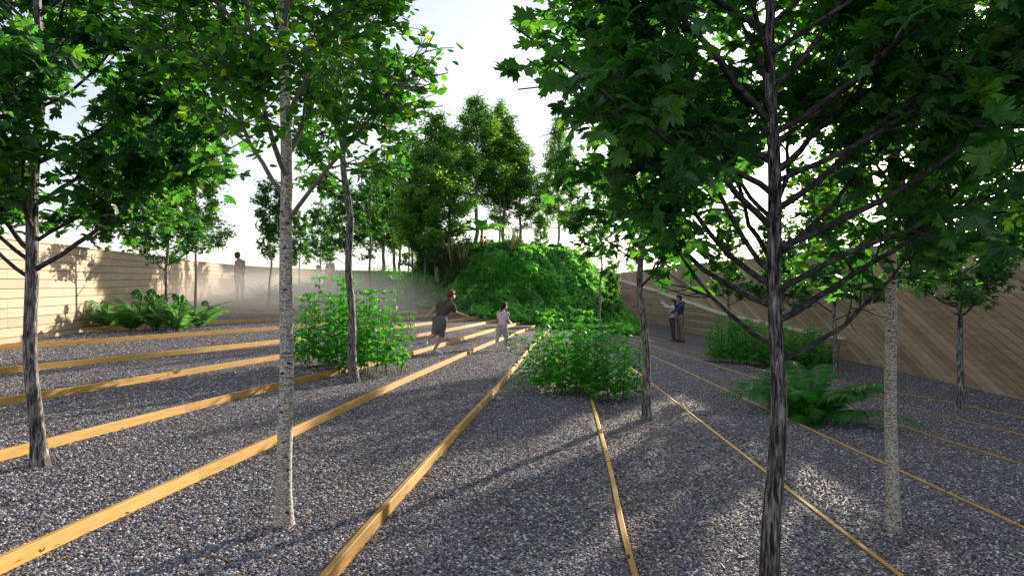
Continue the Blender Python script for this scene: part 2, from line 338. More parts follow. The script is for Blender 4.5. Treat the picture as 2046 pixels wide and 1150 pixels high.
def litter():
    rg=np.random.default_rng(77); n=2600; y=2.9+(rg.random(n)**1.3)*11; x=(rg.random(n)*2-1)*y*.8+np.sin(y*2)*.3; z=terr_z(x,y)+.014
    T=([(0,0,0),(.3,.3,.12),(.25,.75,.05),(0,1,.15),(-.25,.75,.1),(-.3,.3,.05)],[(0,1,2,3),(0,3,4,5)])
    u=rg.random(n); mb=MB(); mb.inst(T,frames(UP+rg.normal(0,.35,(n,3)),rg.normal(0,1,(n,3)),.012+.022*rg.random(n)),np.stack([x,y,z],1),u)
    TY=3+rg.random(500)*6; TX=(rg.random(500)*2-1)*TY*.8; TZ=terr_z(TX,TY)
    for i in range(500):
        yy=TY[i]; xx=TX[i]; zz=TZ[i]+.012; a=rg.random()*PI; L=rg.uniform(.03,.11); d=np.array([math.cos(a),math.sin(a),rg.normal(0,.05)])*L
        tube(mb,[(xx,yy,zz),np.array([xx,yy,zz+.006])+d*.5,np.array([xx,yy,zz])+d],[.0018,.0018,.001],4,rnd=.1)
    m=leaf_mat('dry_leaf',[(0,(.10,.055,.03)),(.45,(.24,.12,.05)),(.8,(.30,.20,.08)),(.9,(.06,.16,.03)),(1,(.10,.24,.04))],(1.4,1.3,1),.2)
    tag(mb.obj('leaf_litter',m),'small dry brown leaves and twigs scattered on the gravel','leaf litter',kind='stuff')

# mound
def mound():
    n=90; xs=np.linspace(-7.2,6.2,n); ys=np.linspace(22,42,n); X,Y=np.meshgrid(xs,ys); Z=mound_z(X.ravel(),Y.ravel())-.04
    V=np.stack([X.ravel(),Y.ravel(),Z],1); i,j=np.meshgrid(np.arange(n-1),np.arange(n-1),indexing='ij')
    Q=np.stack([i*n+j,i*n+j+1,(i+1)*n+j+1,(i+1)*n+j],-1).reshape(-1,4)
    mb=MB(); mb.quads(V,Q); tag(mb.obj('mound',M_SOIL,smooth=True),None,None,kind='structure')
    rg=np.random.default_rng(3); N_=105000
    a=rg.random(N_)*2*PI; r=np.sqrt(rg.random(N_))*1.03; x=MC[0]+np.cos(a)*r*MRX; y=MC[1]+np.sin(a)*r*MRY
    keep=(y<34.5); x,y=x[keep],y[keep]; 
    tz=terr_z(x,y); mz=mound_z(x,y); k=mz>tz-.25; x,y=x[k],y[k]; mz=np.maximum(mz[k],tz[k]); m=len(x)
    e=.05; nx=-(mound_z(x+e,y)-mound_z(x-e,y))/(2*e); ny=-(mound_z(x,y+e)-mound_z(x,y-e))/(2*e)
    nn=np.stack([nx,ny,np.ones(m)],1); nn/=np.linalg.norm(nn,axis=1)[:,None]
    lump=(np.sin(x*5.1+np.sin(y*3))*np.sin(y*4.3+1.3)*.5+.5)
    pos=np.stack([x,y,mz],1)+nn*(rg.random(m)[:,None]*.16+lump[:,None]*.2)
    R=frames(nn+rg.normal(0,.55,(m,3)), rg.normal(0,1,(m,3)), .085+.085*rg.random(m))
    mb=MB(); mb.inst(T_IVY,R,pos,np.clip(.45*rg.random(m)+.3*lump+.25*(np.sin(x*1.3+2)*np.sin(y*.9+x*.5)*.5+.5)+.08,0,1))
    tag(mb.obj('ivy_cover',M_IVY),'dense green ivy ground cover over the whole mound','ground cover',kind='stuff')
def frames(n,t,s):
    n=n/np.linalg.norm(n,axis=1)[:,None]; t=t-n*np.sum(n*t,1)[:,None]; t/=np.linalg.norm(t,axis=1)[:,None]+1e-9
    x=np.cross(t,n); s=np.broadcast_to(s,(len(n),))
    return np.stack([x,t,n],-1)*s[:,None,None]

# leaf templates: stalk end at origin, tip along +y, normal +z
def maple_T(detail=True):
    if detail:
        half=[(0,1.0),(.07,.86),(.13,.84),(.15,.66),(.30,.74),(.30,.60),(.22,.42),(.44,.52),(.56,.66),(.57,.50),(.72,.50),(.60,.36),(.64,.24),(.40,.20),(.50,.06),(.36,.03),(.34,-.10),(.14,-.02)]
    else: half=[(0,1.0),(.15,.80),(.17,.48),(.52,.66),(.66,.44),(.38,.20),(.44,-.04),(.12,-.02)]
    pts=[(0,.0)]+[( x,y) for x,y in reversed(half)][:-1]+[(0,1.0)]+[(-x,y) for x,y in half[1:]]
    V=[(x,y+.12,-.32*abs(x)**1.3-.22*y*y+.05*math.sin(y*9)) for x,y in pts]
    c=len(V); V.append((0,.42,.02)); V[0]=(0,.12,0)
    n=c; F=[(c,i,(i+1)%n) for i in range(n)]
    return V,F
def round_T():
    V=[(0,.1,0)]; 
    for a in range(1,8):
        t=PI*a/4-PI/2-.0; V.append((.42*math.cos(t+0)*1.0,.55+.45*math.sin(t),-.12*abs(math.cos(t))))
    V=[(0,.08,0),(.30,.22,-.06),(.43,.52,-.10),(.30,.86,-.10),(0,1.06,-.08),(-.30,.86,-.10),(-.43,.52,-.10),(-.30,.22,-.06)]
    return V,[(0,1,2,3,4),(0,4,5,6,7)]
def lance_T(w=.26):
    V=[(0,0,0),(w,.35,-.05),(w*.7,.72,-.10),(0,1,-.22),(-w*.7,.72,-.10),(-w,.35,-.05)]
    return V,[(0,1,2,3),(0,3,4,5)]
T_MAPLE=maple_T(True); T_MAPLE2=maple_T(False); T_ROUND=round_T(); T_LANCE=lance_T(); T_IVY=lance_T(.5)
T_FINE=([(0,0,0),(.28,.5,-.05),(0,1,-.1),(-.28,.5,-.05)],[(0,1,2),(0,2,3)])
mound(); litter()

# ------------------------------------------------------------------ walls
def wallpath(P,n): return spline(P,n)
def sweep_board(mb,P,Nn,z0,z1,d0,d1,rnd):
    """P path points, Nn inward normals; board from depth d0 (back) to d1 (face)"""
    k=len(P); V=[];Q=[]
    z0=np.broadcast_to(z0,(k,)); z1=np.broadcast_to(z1,(k,))
    for i in range(k):
        a=P[i]+Nn[i]*d0; b=P[i]+Nn[i]*d1
        V+=[(a[0],a[1],z0[i]),(b[0],b[1],z0[i]),(b[0],b[1],z1[i]),(a[0],a[1],z1[i])]
    for i in range(k-1):
        for c in range(4): Q.append((i*4+c,i*4+(c+1)%4,(i+1)*4+(c+1)%4,(i+1)*4+c))
    Q+=[(0,3,2,1),((k-1)*4,(k-1)*4+1,(k-1)*4+2,(k-1)*4+3)]
    mb.quads(V,Q,rnd)
def normals(P,side):
    T=np.gradient(P,axis=0); T/=np.linalg.norm(T,axis=1)[:,None]; return np.stack([T[:,1]*side,-T[:,0]*side],1)
rg=np.random.default_rng(8)
def left_wall():
    P=spline([(-7.6,-5),(-7.7,3),(-8.1,10.3),(-8.8,13.9),(-10.2,19),(-12.0,25.0),(-12.5,31),(-11.4,36.5),(-8.2,40.8),(-3,44.2),(3,46.8),(8,48)],120)
    Nn=normals(P,1); s=np.concatenate([[0],np.cumsum(np.linalg.norm(np.diff(P,axis=0),axis=1))])
    top=np.interp(P[:,1],[-5,3,10.3,14,26,48],[2.22,2.24,2.27,2.29,2.5,2.56])
    root=empty('plank_wall',(0,0,0),0,'long curved pale horizontal plank wall closing off the left side','wall')
    mb=MB(); sweep_board(mb,P,Nn,-.7,top-.02,-.16,-.03,0); mb.obj('wall_core',M_BACK,root)
    mb=MB(); h=.158
    for r in range(18):
        k=int(rg.integers(0,8))-8
        zt=top-r*h; 
        while k<len(P)-1:
            e=min(len(P)-1,k+int(rg.integers(11,17))); a=max(k,0)
            if e>a:
                PP=P[a:e+1].copy(); d=PP[-1]-PP[-2]; PP[-1]=PP[-1]-d/np.linalg.norm(d)*.006
                sweep_board(mb,PP,Nn[a:e+1],zt[a:e+1]-h+.011,zt[a:e+1],-.03,.0,rg.random())
            k=e
    mb.obj('planks',M_WALLL,root)
    mb=MB(); sweep_board(mb,P,Nn,top+.002,top+.03,-.18,.03,.4); mb.obj('coping',M_WALLR,root)
left_wall()
def right_wall():
    P=spline([(9.3,-5),(9.4,5),(9.6,12),(9.75,19),(9.2,25),(8.6,31),(8.2,38),(8,48)],160)
    Nn=normals(P,-1); s=np.concatenate([[0],np.cumsum(np.linalg.norm(np.diff(P,axis=0),axis=1))]); Ltot=s[-1]
    root=empty('plank_wall',(0,0,0),0,'tall brown wall of slanting planks along the right side','wall')
    top=2.6; bot=-.66
    mb=MB(); sweep_board(mb,P,Nn,bot,top-.02,-.2,-.035,0); mb.obj('wall_core',M_BACK,root)
    mb=MB(); sl=.49; w=.375   # run along the wall per unit rise is 1/sl ; w = horizontal pitch
    H=top-bot; c=1/sl
    pos=lambda ss:(np.interp(ss,s,P[:,0]),np.interp(ss,s,P[:,1]))
    nor=lambda ss:(np.interp(ss,s,Nn[:,0]),np.interp(ss,s,Nn[:,1]))
    s0=-H*c-1
    while s0<Ltot:
        # s increases away from the viewer, planks rise away from the viewer
        za=0
        while za<H:
            zb=min(H,za+float(rg.uniform(.9,2.6)));  zb=H if H-zb<.4 else zb
            zz=np.linspace(za,zb-(.004 if zb<H else 0),7); L=s0+zz*c; R_=L+w-.034
            if L.max()>0.01 and L.min()<Ltot:
                L=np.clip(L,0,Ltot); R_=np.clip(R_,0,Ltot)
                V=[];Q=[]
                for l_,r_,z_ in zip(L,R_,zz):
                    for q,d in ((l_,-.035),(l_,0),(r_,0),(r_,-.035)):
                        x,y=pos(q); nx,ny=nor(q); V.append((x+nx*d,y+ny*d,bot+z_))
                for i in range(6):
                    for k in range(3): Q.append((i*4+k,i*4+k+1,(i+1)*4+k+1,(i+1)*4+k))
                Q+=[(0,3,2,1),(24,25,26,27)]
                mb.quads(V,Q,rg.random())
            za=zb
        s0+=w
    mb.obj('slanting_planks',M_WALLR,root)
    mb=MB(); sweep_board(mb,P,Nn,top+.002,top+.035,-.22,.03,.5); mb.obj('coping',M_WALLR,root)
    # low ledge of level planks in front
    i0=np.argmin(abs(P[:,1]-19.0)); PP=P[i0:]; NN=Nn[i0:]
    tz=np.interp(PP[:,1],[19,22,27.6,30,37,48],[.0,.12,.42,.70,1.36,2.1])
    lg=empty('plank_ledge',(0,0,0),0,'low sloping ledge of level planks with an edge painted sunlit white at the wall foot','wall')
    mb=MB(); sweep_board(mb,PP,NN,-.65,tz-.02,.003,.27,0); mb.obj('ledge_core',M_BACK,lg)
    mb=MB(); h=.17
    for r in range(17):
        z1=2.1-r*h; z0=z1-h+.012; k=int(rg.integers(-5,0))
        while k<len(PP)-1:
            e=min(len(PP)-1,k+int(rg.integers(9,15))); a=max(k,0)
            zz1=np.minimum(z1,tz[a:e+1]-.01); zz0=np.minimum(z0,tz[a:e+1]-.02)
            if e>a and np.any(zz1>zz0+.03) and z0<tz[a:e+1].max()-.03 and z1>-.62: sweep_board(mb,PP[a:e+1],NN[a:e+1],np.maximum(zz0,-.65),np.maximum(zz1,-.64),.27,.30,rg.random())
            k=e
    for r in range(4): sweep_board(mb,np.array([PP[0]-[0,.03],PP[0]-[0,.001]]),NN[[0,0]],-.64+r*.16,min(-.64+r*.16+.148,-.01),0.003,.29,rg.random())
    mb.obj('level_planks',M_WALLR,lg)
    mb=MB(); sweep_board(mb,PP,NN,tz,tz+.05,.0035,.325,0); mb.obj('ledge_cap',M_CAP,lg)
right_wall()

# ------------------------------------------------------------------ trees
def walk(rg,p,d,L,n,up,wob):
    pts=[np.array(p,float)]; d=nrm(d)
    for i in range(n):
        d=nrm(d+UP*up/n+rg.normal(0,wob,3)); pts.append(pts[-1]+d*L/n)
    return pts,d
def perp(rg,d,ang):
    a=rg.normal(0,1,3); a=nrm(a-d*np.dot(a,d)); return nrm(d*math.cos(ang)+a*math.sin(ang))
def build_tree(name,seed,H,r0,limbs,bark,leafm,T,lsize,dens=1.0,sub=(.3,.55),gap=.22,subang=.75,twig=.28,twoff=4,lv=3,
               wob=.02,taper=.85,lean=(0,0),droop=.5,nside=12,limb_parts=True,limbbark=None,ridge=.08,lmin=.35,upn=1.0,jit=.05,bow=0.0,flat=0.6,rlimb=.33,env=None,skew=(1,0),gapbox=False):
    """limbs: list of (height, azimuth deg, elevation deg, length, up-curve)"""
    rg=np.random.default_rng(seed); root=empty(name,(0,0,0))
    n=40; zz=np.linspace(-.06,H,n); ph=rg.random(4)*6
    tx=lean[0]*zz+wob*np.sin(zz*2.3+ph[0])+wob*.6*np.sin(zz*4.7+ph[1])+bow*np.sin(zz*1.1+ph[3])
    ty=lean[1]*zz+wob*np.sin(zz*2.0+ph[2]); tx-=tx[1]; ty-=ty[1]
    rr=r0*np.maximum(1-taper*(zz.clip(0)/H),.06)**.9*(1+.5*np.exp(-zz.clip(0)*13))
    mb=MB(); tube(mb,np.stack([tx,ty,zz],1),rr,nside,ridge=ridge,seed=seed); mb.obj('trunk',bark,root,True)
    tp=lambda h:np.array([np.interp(h,zz,tx),np.interp(h,zz,ty),h])
    lp=[];ld=[];lt=[]; whole=MB()
    def leaves(pts,d,cnt):
        k=len(pts)-1
        for _ in range(cnt):
            t=rg.random()*k; i=min(int(t),k-1); f=t-i; p=pts[i]*(1-f)+pts[i+1]*f
            lp.append(p+rg.normal(0,jit,3)); ld.append(nrm(d+rg.normal(0,.7,3)-UP*droop)); 
    def outside(p,f=1.0):
        if env is None: return False
        rr_=math.hypot(p[0],p[1])+1e-3; return p[2]>env[0][1] and rr_>f*float(np.interp(p[2],env[0],env[1]))*(skew[0]+skew[1]*p[0]/rr_)
    for (h,az,el,L,up) in limbs:
        a=math.radians(az); e=math.radians(el); d=np.array([math.cos(a)*math.cos(e),math.sin(a)*math.cos(e),math.sin(e)])
        p0=tp(h); rt=np.interp(h,zz,rr); n1=max(6,int(L/.13)); pts,dd=walk(rg,p0,d,L,n1,up*1.25,.085)
        cut=next((q for q,p in enumerate(pts) if q>5 and outside(p,.98)),None)
        if cut: pts=pts[:cut+1]; n1=len(pts)-1
        rl=min(rt*.8,r0*rlimb*(L/1.6)**.5*(.8+.4*rg.random())); rad=np.linspace(1,.12,len(pts))**.8*rl
        lm=MB() if limb_parts else whole
        tube(lm,pts,rad,8 if limb_parts else 5,ridge=.06 if limb_parts else 0,seed=h)
        nsub=max(2,int(L/gap)); 
        for j in range(nsub):
            t=lmin+(1-lmin)*(j+rg.random())/nsub; i=min(int(t*n1),n1-1); b=pts[i]; ddir=nrm(pts[i+1]-pts[i])
            
            if outside(b,.9): continue
            sd=perp(rg,ddir,subang*(.7+.6*rg.random())); sd[2]*=flat; sd=nrm(sd); Ls=L*rg.uniform(*sub)*(1.15-t*.6); n2=max(3,int(Ls/.12))
            sp,sdd=walk(rg,b,sd,Ls,n2,up*.5,.10)
            cut=next((q for q,p in enumerate(sp) if q>1 and outside(p,1.02)),None)
            if cut: sp=sp[:cut+1]; n2=len(sp)-1
            tube(lm,sp,np.linspace(rad[i]*.55,.003,len(sp)),5 if limb_parts else 3,cap=False)
            if lv>=3:
                nt_=max(2,int(Ls/(gap*.62)))
                for q in range(nt_):
                    t2=.2+.8*(q+rg.random())/nt_; ii=min(int(t2*n2),n2-1)
                    if outside(sp[ii],.86): continue
                    td=perp(rg,nrm(sp[ii+1]-sp[ii]),.8); td[2]*=flat+.1; td=nrm(td); Lt=twig*rg.uniform(.6,1.3)
                    wp,wd=walk(rg,sp[ii],td,Lt,3,0,.15); tube(lm,wp,[.0045,.004,.003,.002],3,cap=False)
                    leaves(wp,wd,max(1,int(twoff*dens*rg.uniform(.6,1.4)+.5)))
            leaves(sp[len(sp)//3:],sdd,max(1,int(twoff*dens*Ls*2.2)))
        leaves(pts[int(len(pts)*.6):],dd,int(twoff*dens*2))
        if limb_parts: lm.obj('limb',limbbark or M_LIMB,root,True)
    if not limb_parts and whole.n: whole.obj('branches',limbbark or M_LIMB,root)
    P=np.array(lp); D=np.array(ld)
    if env is not None:
        rmax=np.interp(P[:,2],env[0],env[1])*(skew[0]+skew[1]*P[:,0]/(np.hypot(P[:,0],P[:,1])+.01)); k=np.hypot(P[:,0],P[:,1])<rmax*(1+.08*rg.normal(0,1,len(P))); P,D=P[k],D[k]
        if gapbox: k=~((P[:,0]>.2)&(P[:,0]<1.5)&(P[:,2]>1.85)&(P[:,2]<2.75)&(rg.random(len(P))<.25)); P,D=P[k],D[k]
    m=len(P)
    nn=UP*upn+rg.normal(0,.55,(m,3)); sz=lsize*(.6+.65*rg.random(m))
    mb=MB(); mb.inst(T,frames(nn,D,sz),P,rg.random(m)); cr=mb.obj('crown',leafm,root)
    print(name,seed,'leaves',m)
    return root
def limbset(seed,h0,h1,n,L0,L1,e0,e1,up=.5,shape='dome'):
    rg=np.random.default_rng(seed); o=[]
    for i in range(n):
        f=i/(n-1); h=h0+(h1-h0)*f**.9
        if shape=='dome': L=(L0*(1-f)+L1*f)*(.8+.35*rg.random())
        else: L=(L0+(L1-L0)*f)*(.55+.45*math.sin(PI*min(1,f*.9+.18)))*(.8+.4*rg.random())
        o.append((h,i*137.5+rg.uniform(-25,25)+seed*40,e0+(e1-e0)*f+rg.uniform(-8,8),L,up*(.7+.6*rg.random())))
    return o
GT='trees planted in the gravel garden'
# right foreground maple, dark and close
limbsM2=[(1.22,5,18,1.25,.9),(1.30,182,28,1.15,.9),(1.42,25,20,1.7,.55),(1.50,176,22,2.0,.55),(1.60,160,34,1.9,.5),(1.66,200,30,1.8,.7),
 (1.72,95,28,1.5,.6),(1.80,-12,25,1.8,.5),(1.9,185,40,2.0,.4),(1.98,55,32,1.7,.4),(2.08,215,30,1.55,.5),(2.15,-30,28,1.4,.5),(2.25,150,36,1.8,.3),(2.35,10,32,1.7,.3),
 (2.45,190,38,1.7,.3),(2.55,80,38,1.5,.3),(2.7,240,38,1.2,.3),(2.8,-20,38,1.5,.3),(2.9,165,40,1.5,.2),(3.1,40,42,1.4,.2),(3.3,200,45,1.3,.2),(3.5,100,48,1.2,.2),(3.7,-30,50,1.1,.2),(3.9,160,55,1.0,.1),(4.2,30,55,.9,.1)]
limbsM2+=[(1.58,-20,20,1.8,.6),(1.75,38,26,1.8,.5),(2.0,-5,30,1.8,.4),(2.2,30,34,1.8,.35),(2.4,-35,34,1.6,.3),(2.6,15,38,1.7,.25),(2.95,-10,42,1.5,.2),(1.95,125,28,1.6,.5)]
limbsM2=[(h,a,e,L*((.88 if h<1.95 else 1.12) if 100<a<260 else 1.05),u) for h,a,e,L,u in limbsM2]
t=build_tree('maple_tree',21,5.0,.047,limbsM2,M_BARKD,M_MAPLE,T_MAPLE,.112,dens=1,gap=.18,twig=.27,twoff=5,limb_parts=True,nside=20,wob=.02,ridge=.13,sub=(.22,.42),droop=.7,gapbox=True,env=([1.5,1.66,1.8,2.2,2.8,3.4,5],[0,.7,1.1,1.5,2.25,2.3,1.2]),skew=(1.12,.38))
t.location=(1.33,3.35,-.1); tag(t,'dark close maple right of centre, its big lobed leaves filling the upper right','tree',GT)
# left foreground maple
lm=limbset(4,1.55,4.6,24,1.55,1.1,24,50,.6)
lm=[(1.42,-3,22,1.75,.75),(1.36,178,25,1.4,.6),(1.48,185,30,1.5,.5),(1.62,20,32,1.6,.7)]+lm
t=build_tree('maple_tree',22,5.2,.05,lm,M_BARK,M_MAPLE,T_MAPLE,.094,dens=1.0,gap=.16,twig=.25,twoff=10,lmin=.25,nside=20,wob=.022,ridge=.13,sub=(.25,.45),droop=.7,bow=.02)
t.location=(-3.41,4.69,.2); tag(t,'dark maple with gnarled trunk at the far left edge, nearest tree on that side','tree',GT)
# near birch
lb=limbset(9,1.78,4.9,32,1.35,.8,44,64,.12)
t=build_tree('birch_tree',23,5.4,.046,lb,M_BIRCHB,M_BIRCH,T_ROUND,.052,dens=1.0,gap=.10,twig=.26,twoff=12,env=([1.5,2.1,2.5,3,4,5.4],[.5,.75,.98,1.0,.9,.5]),nside=18,wob=.009,ridge=.03,limbbark=M_TWIG,sub=(.3,.5),subang=.55,flat=.9,droop=.4,jit=.04,rlimb=.38)
t.location=(-1.34,3.82,.1); BIR=t; tag(t,'speckled pale birch with round leaves in the left foreground between the two nearest planks','tree',GT)
dup(BIR,(2.64,4.51,-.2),2.2,1.0,'speckled pale birch at the right between the fern and the slanting plank wall',GT)
# mid maples
mpA=build_tree('maple_tree',31,4.6,.054,limbset(6,1.35,4.2,24,1.35,.9,12,50,.9),M_BARK,M_MAPLE,T_MAPLE2,.10,dens=1.0,gap=.17,twig=.22,twoff=8,nside=14,wob=.02,ridge=.12,droop=.5,env=([1.6,1.8,2,3],[0,1,2,3]))
mpA.location=(7.36,10.7,-.5); mpA.scale=(1.0,)*3; tag(mpA,'rough-barked maple standing alone in front of the slanting plank wall at the far right','tree',GT)
mpB=build_tree('maple_tree',32,4.9,.052,limbset(7,1.6,4.3,22,1.0,.7,15,50,.9),M_BARK,M_MAPLE,T_MAPLE2,.105,dens=1.0,gap=.17,twig=.22,twoff=9,nside=14,wob=.025,ridge=.12,droop=.5,bow=.03,env=([1.7,1.9,2.1,3],[0,.9,2,3]))
mpB.location=(1.64,7.9,-.1); tag(mpB,'rough-barked maple beside the tall leafy clump in the middle, one thin strip right of it','tree',GT)
dup(mpA,(*at(1670,14.6)[:2],-.5),2.0,.95,'maple between the green shrub row and the birch on the right',GT)
dup(mpB,(*at(1455,21)[:2],-.6),1.0,.95,'broad low-crowned tree behind the shrub row, right of the embracing couple',GT)
dup(mpA,at(333,14.2),4.0,.82,'maple rising out of the fern bed in front of the pale wall at the left',GT)
dup(mpB,at(537,22),3.0,.86,'small maple in front of the pale wall behind the standing man',GT)
dup(mpA,at(641,30),1.3,.8,'low umbrella-shaped tree in the mist behind the seated person',GT)
dup(mpB,at(600,27),5.3,.72,'low spreading tree in the mist partly hidden behind the near birch',GT)
dup(mpA,at(693,27),2.6,.95,'maple in the mist immediately left of the curved rough trunk',GT)
dup(mpB,at(815,41),2.6,1.1,'tree at the far end of the steps, left of the planted slope',GT)
dup(mpB,(*at(1224,27)[:2],-.6),.4,.6,'small round dense tree at the right foot of the ivy mound',GT)
dup(mpA,(*at(1560,19.5)[:2],-.6),.9,.85,'small maple against the right wall above the shrub row, behind the dark maple',GT)
# tall curvy trunks
mpC=build_tree('maple_tree',33,6.4,.062,limbset(12,2.5,6.1,24,1.15,.7,15,55,.6),M_BARK,M_MAPLE,T_MAPLE2,.105,dens=1.0,gap=.19,twig=.24,twoff=9,nside=14,wob=.035,ridge=.12,droop=.5,bow=.06)
mpC.location=(-2.17,8.9,.2); tag(mpC,'tall tree with a wavy rough trunk rising through the left leafy clump','tree',GT)
dup(mpC,at(742,27),1.3,.9,'tall thin tree with bare wavy trunk in the mist, right of the wavy rough trunk',GT)
dup(mpC,at(1197,22.5),2.4,.8,'tree with slender rough trunk standing on the right flank of the mound',GT)
# birches afar
birF=build_tree('birch_tree',34,6.2,.05,limbset(15,2.4,6.0,30,1.3,.7,35,62,.2),M_BIRCHB,M_FINE,T_FINE,.12,dens=2.6,gap=.18,twig=.25,twoff=8,nside=10,wob=.01,ridge=0,limb_parts=False,limbbark=M_TWIG,jit=.07)
birF.location=at(824,27); tag(birF,'thin pale birch among the misty steps, left of the boy','tree',GT)
dup(birF,at(390,17),2,.72,'thin pale birch in the fern bed in front of the pale wall',GT)
dup(birF,at(999,30),3,1.05,'thin pale birch on the mound top behind the broad-leaved plant',GT)
# tall slender trees
tall=build_tree('slender_tree',41,8.2,.085,limbset(18,1.9,8.0,56,1.9,.8,5,50,.5,'col'),M_BARK,M_FINE,T_FINE,.12,dens=3.0,gap=.22,twig=.30,twoff=8,nside=10,wob=.03,ridge=.05,limb_parts=False,limbbark=M_BARKD,jit=.09,lmin=.3)
tall2=build_tree('slender_tree',42,8.6,.085,limbset(19,3.0,8.4,50,1.75,.8,10,50,.5,'col'),M_BARK,M_FINE,T_FINE,.12,dens=3.2,gap=.22,twig=.30,twoff=8,nside=10,wob=.03,ridge=.05,limb_parts=False,limbbark=M_BARKD,jit=.09,lmin=.3)
GS='slender trees rising behind the mound'
tall2.location=at(950,28.5); tall2.scale=(1.15,1.15,.76); tag(tall2,'tallest slender tree on the mound, topping all others behind the broad-leaved plant','tree',GS)
tall.location=at(870,25.5); tall.scale=(1.15,1.15,.84); tag(tall,'slender tree left of the mound whose bare trunk drops behind the boy','tree',GS)
dup(tall2,at(1008,30),2,(1.1,1.1,.70),'slender tree right of the tallest one on the mound',GS)
dup(tall,at(1038,31),1.2,(.95,.95,.60),'slender tree at the right end of the group on the mound',GS)
dup(tall,at(1117,34),2.8,.9,'slender tree standing apart behind the right shoulder of the mound',GS)
dup(tall2,at(898,26.5),1.1,(1.0,1.0,.64),'slender tree behind the planted slope, left of the tallest one',GS)
dup(tall,at(786,39),.3,(1.3,1.3,.8),'slender tree beyond the upper steps, leftmost of its row',GS)
dup(tall2,at(800,41),3.3,(1.2,1.2,.7),'small slender tree beyond the upper steps, second in its row',GS)
dup(tall2,at(765,39),.7,(1.4,1.4,.8),'slender tree at the head of the steps behind the bare wavy trunk',GS)
dup(mpA,at(848,25.5),5.1,.8,'leafy tree between the steps and the planted slope',GT)
dup(tall,at(1080,31),4.4,.25,'small bushy tree alone on the mound top against the sky',GS)

# ------------------------------------------------------------------ ferns, herbs, grasses
def frond_mesh(seed,mat,L=1.0,arc=1.2,e0=1.0,w=.2,n=36,curl=False):
    rg=np.random.default_rng(seed); pts=[np.zeros(3)]; a=e0
    for i in range(n):
        t=i/n; pts.append(pts[-1]+np.array([0,math.cos(a),math.sin(a)])*L/n); a-=arc/n*(.5+t)
    pts=np.array(pts); T=np.gradient(pts,axis=0); T/=np.linalg.norm(T,axis=1)[:,None]; X=np.array([1.0,0,0])
    P=[];R=[];
    for i in range(3,n+1):
        t=i/n; ln=w*L*math.sin(PI*min(1,(t*.92+.08)))**.7*(1.05-t*.3)*(.9+.2*rg.random())
        Nn=np.cross(X,T[i])
        for sgn in (-1,1):
            d=nrm(X*sgn+T[i]*.45-Nn*.12*0); nn=nrm(Nn+X*sgn*.25+rg.normal(0,.08,3)); R.append(frames(nn[None],d[None],1)[0]@np.diag([ln*.62,ln,ln])); P.append(pts[i])
    mb=MB(); Tm=([(0,0,0),(.13,.12,0),(.11,.6,-.03),(0,1,-.12),(-.11,.6,-.03),(-.13,.12,0)],[(0,1,2,3),(0,3,4,5)])
    mb.inst(Tm,np.array(R),np.array(P),rg.random(len(P))*.8); me=mb.mesh('frond',mat)
    ms=MB(); tube(ms,pts,np.linspace(.008,.002,len(pts)),4,cap=False); return me,ms.mesh('rachis',M_RACHIS)
def fiddle_mesh(mat,h=.5):
    pts=[]; 
    for i in range(12): t=i/11; pts.append((0,.05*t*t,h*t))
    r=.07
    for i in range(26):
        a=i/25*3.6*PI; rr=r*(1-i/25*.85); pts.append((0,.05+ r-rr*math.cos(a)+.0 if i else .05+r-rr*math.cos(a),h+rr*math.sin(a)))
    mb=MB(); tube(mb,pts,np.concatenate([np.full(12,.011),np.linspace(.014,.006,26)]),6); 
    # tiny unrolled leaflets round the coil
    rg=np.random.default_rng(2); P=[];D=[]
    for i in range(9,36):
        for s in (-1,1): P.append(pts[i]); D.append((s,rg.normal(0,.4),rg.normal(0,.4)))
    mb.inst(T_LANCE,frames(rg.normal(0,1,(len(P),3)),np.array(D,float),.045),np.array(P),rg.random(len(P)))
    return mb.mesh('fiddlehead',mat)
FR={k:[frond_mesh(50+i,m,arc=a,e0=e+ex) for i,(a,e) in enumerate([(1.2,.75),(1.6,1.05),(.9,.55),(1.9,1.25)])] for k,m,ex in (('d',M_FERN,0),('l',M_FERNL,.3))}
FID=fiddle_mesh(M_FERNL)
def fern(loc,kind,n,s,label,group=None,fid=0,seed=0,lowest=0):
    rg=np.random.default_rng(seed); root=empty('fern',loc,rg.random()*6,label,'fern',group,s)
    for i in range(n):
        me,ms=FR[kind][i%4]; o=link('frond',me,root); o.rotation_euler=(rg.normal(0,.12)-lowest*(i%3==0),rg.normal(0,.15),i*2.4+rg.normal(0,.2)); k=rg.uniform(.75,1.15); o.scale=(k,k,k*rg.uniform(.8,1.1))
        link('rachis',ms,o)
    for i in range(fid):
        o=link('fiddlehead',FID,root); o.rotation_euler=(rg.normal(0,.15),rg.normal(0,.15),rg.random()*6); o.location=(rg.normal(0,.15),rg.normal(0,.15),.02); k=rg.uniform(.85,1.5); o.scale=(k,k,k)
    return root
fern((4.1,8.9,-.3),'d',30,1.32,'big dark green fern on the gravel right of the dark maple trunk',seed=3)
GF='ferns in the bed by the pale wall'
for i,(px,py,s,fd,lab) in enumerate([(215,655,.62,1,'pale fern at the left end of the bed by the pale wall'),(262,660,.75,2,'pale fern second from the left in the bed by the pale wall'),(312,660,.72,2,'pale fern left of the maple trunk in the wall bed'),
    (352,662,.7,2,'pale fern right of the maple trunk in the wall bed'),(395,655,.78,2,'pale fern at the right end of the wall bed, long fronds over the steps'),(300,645,.7,2,'pale fern at the back of the wall bed behind the others')]):
    fern(place(px,py),'l',15,s*1.3,lab,GF,fd,10+i)
GM='ferns along the misty steps'
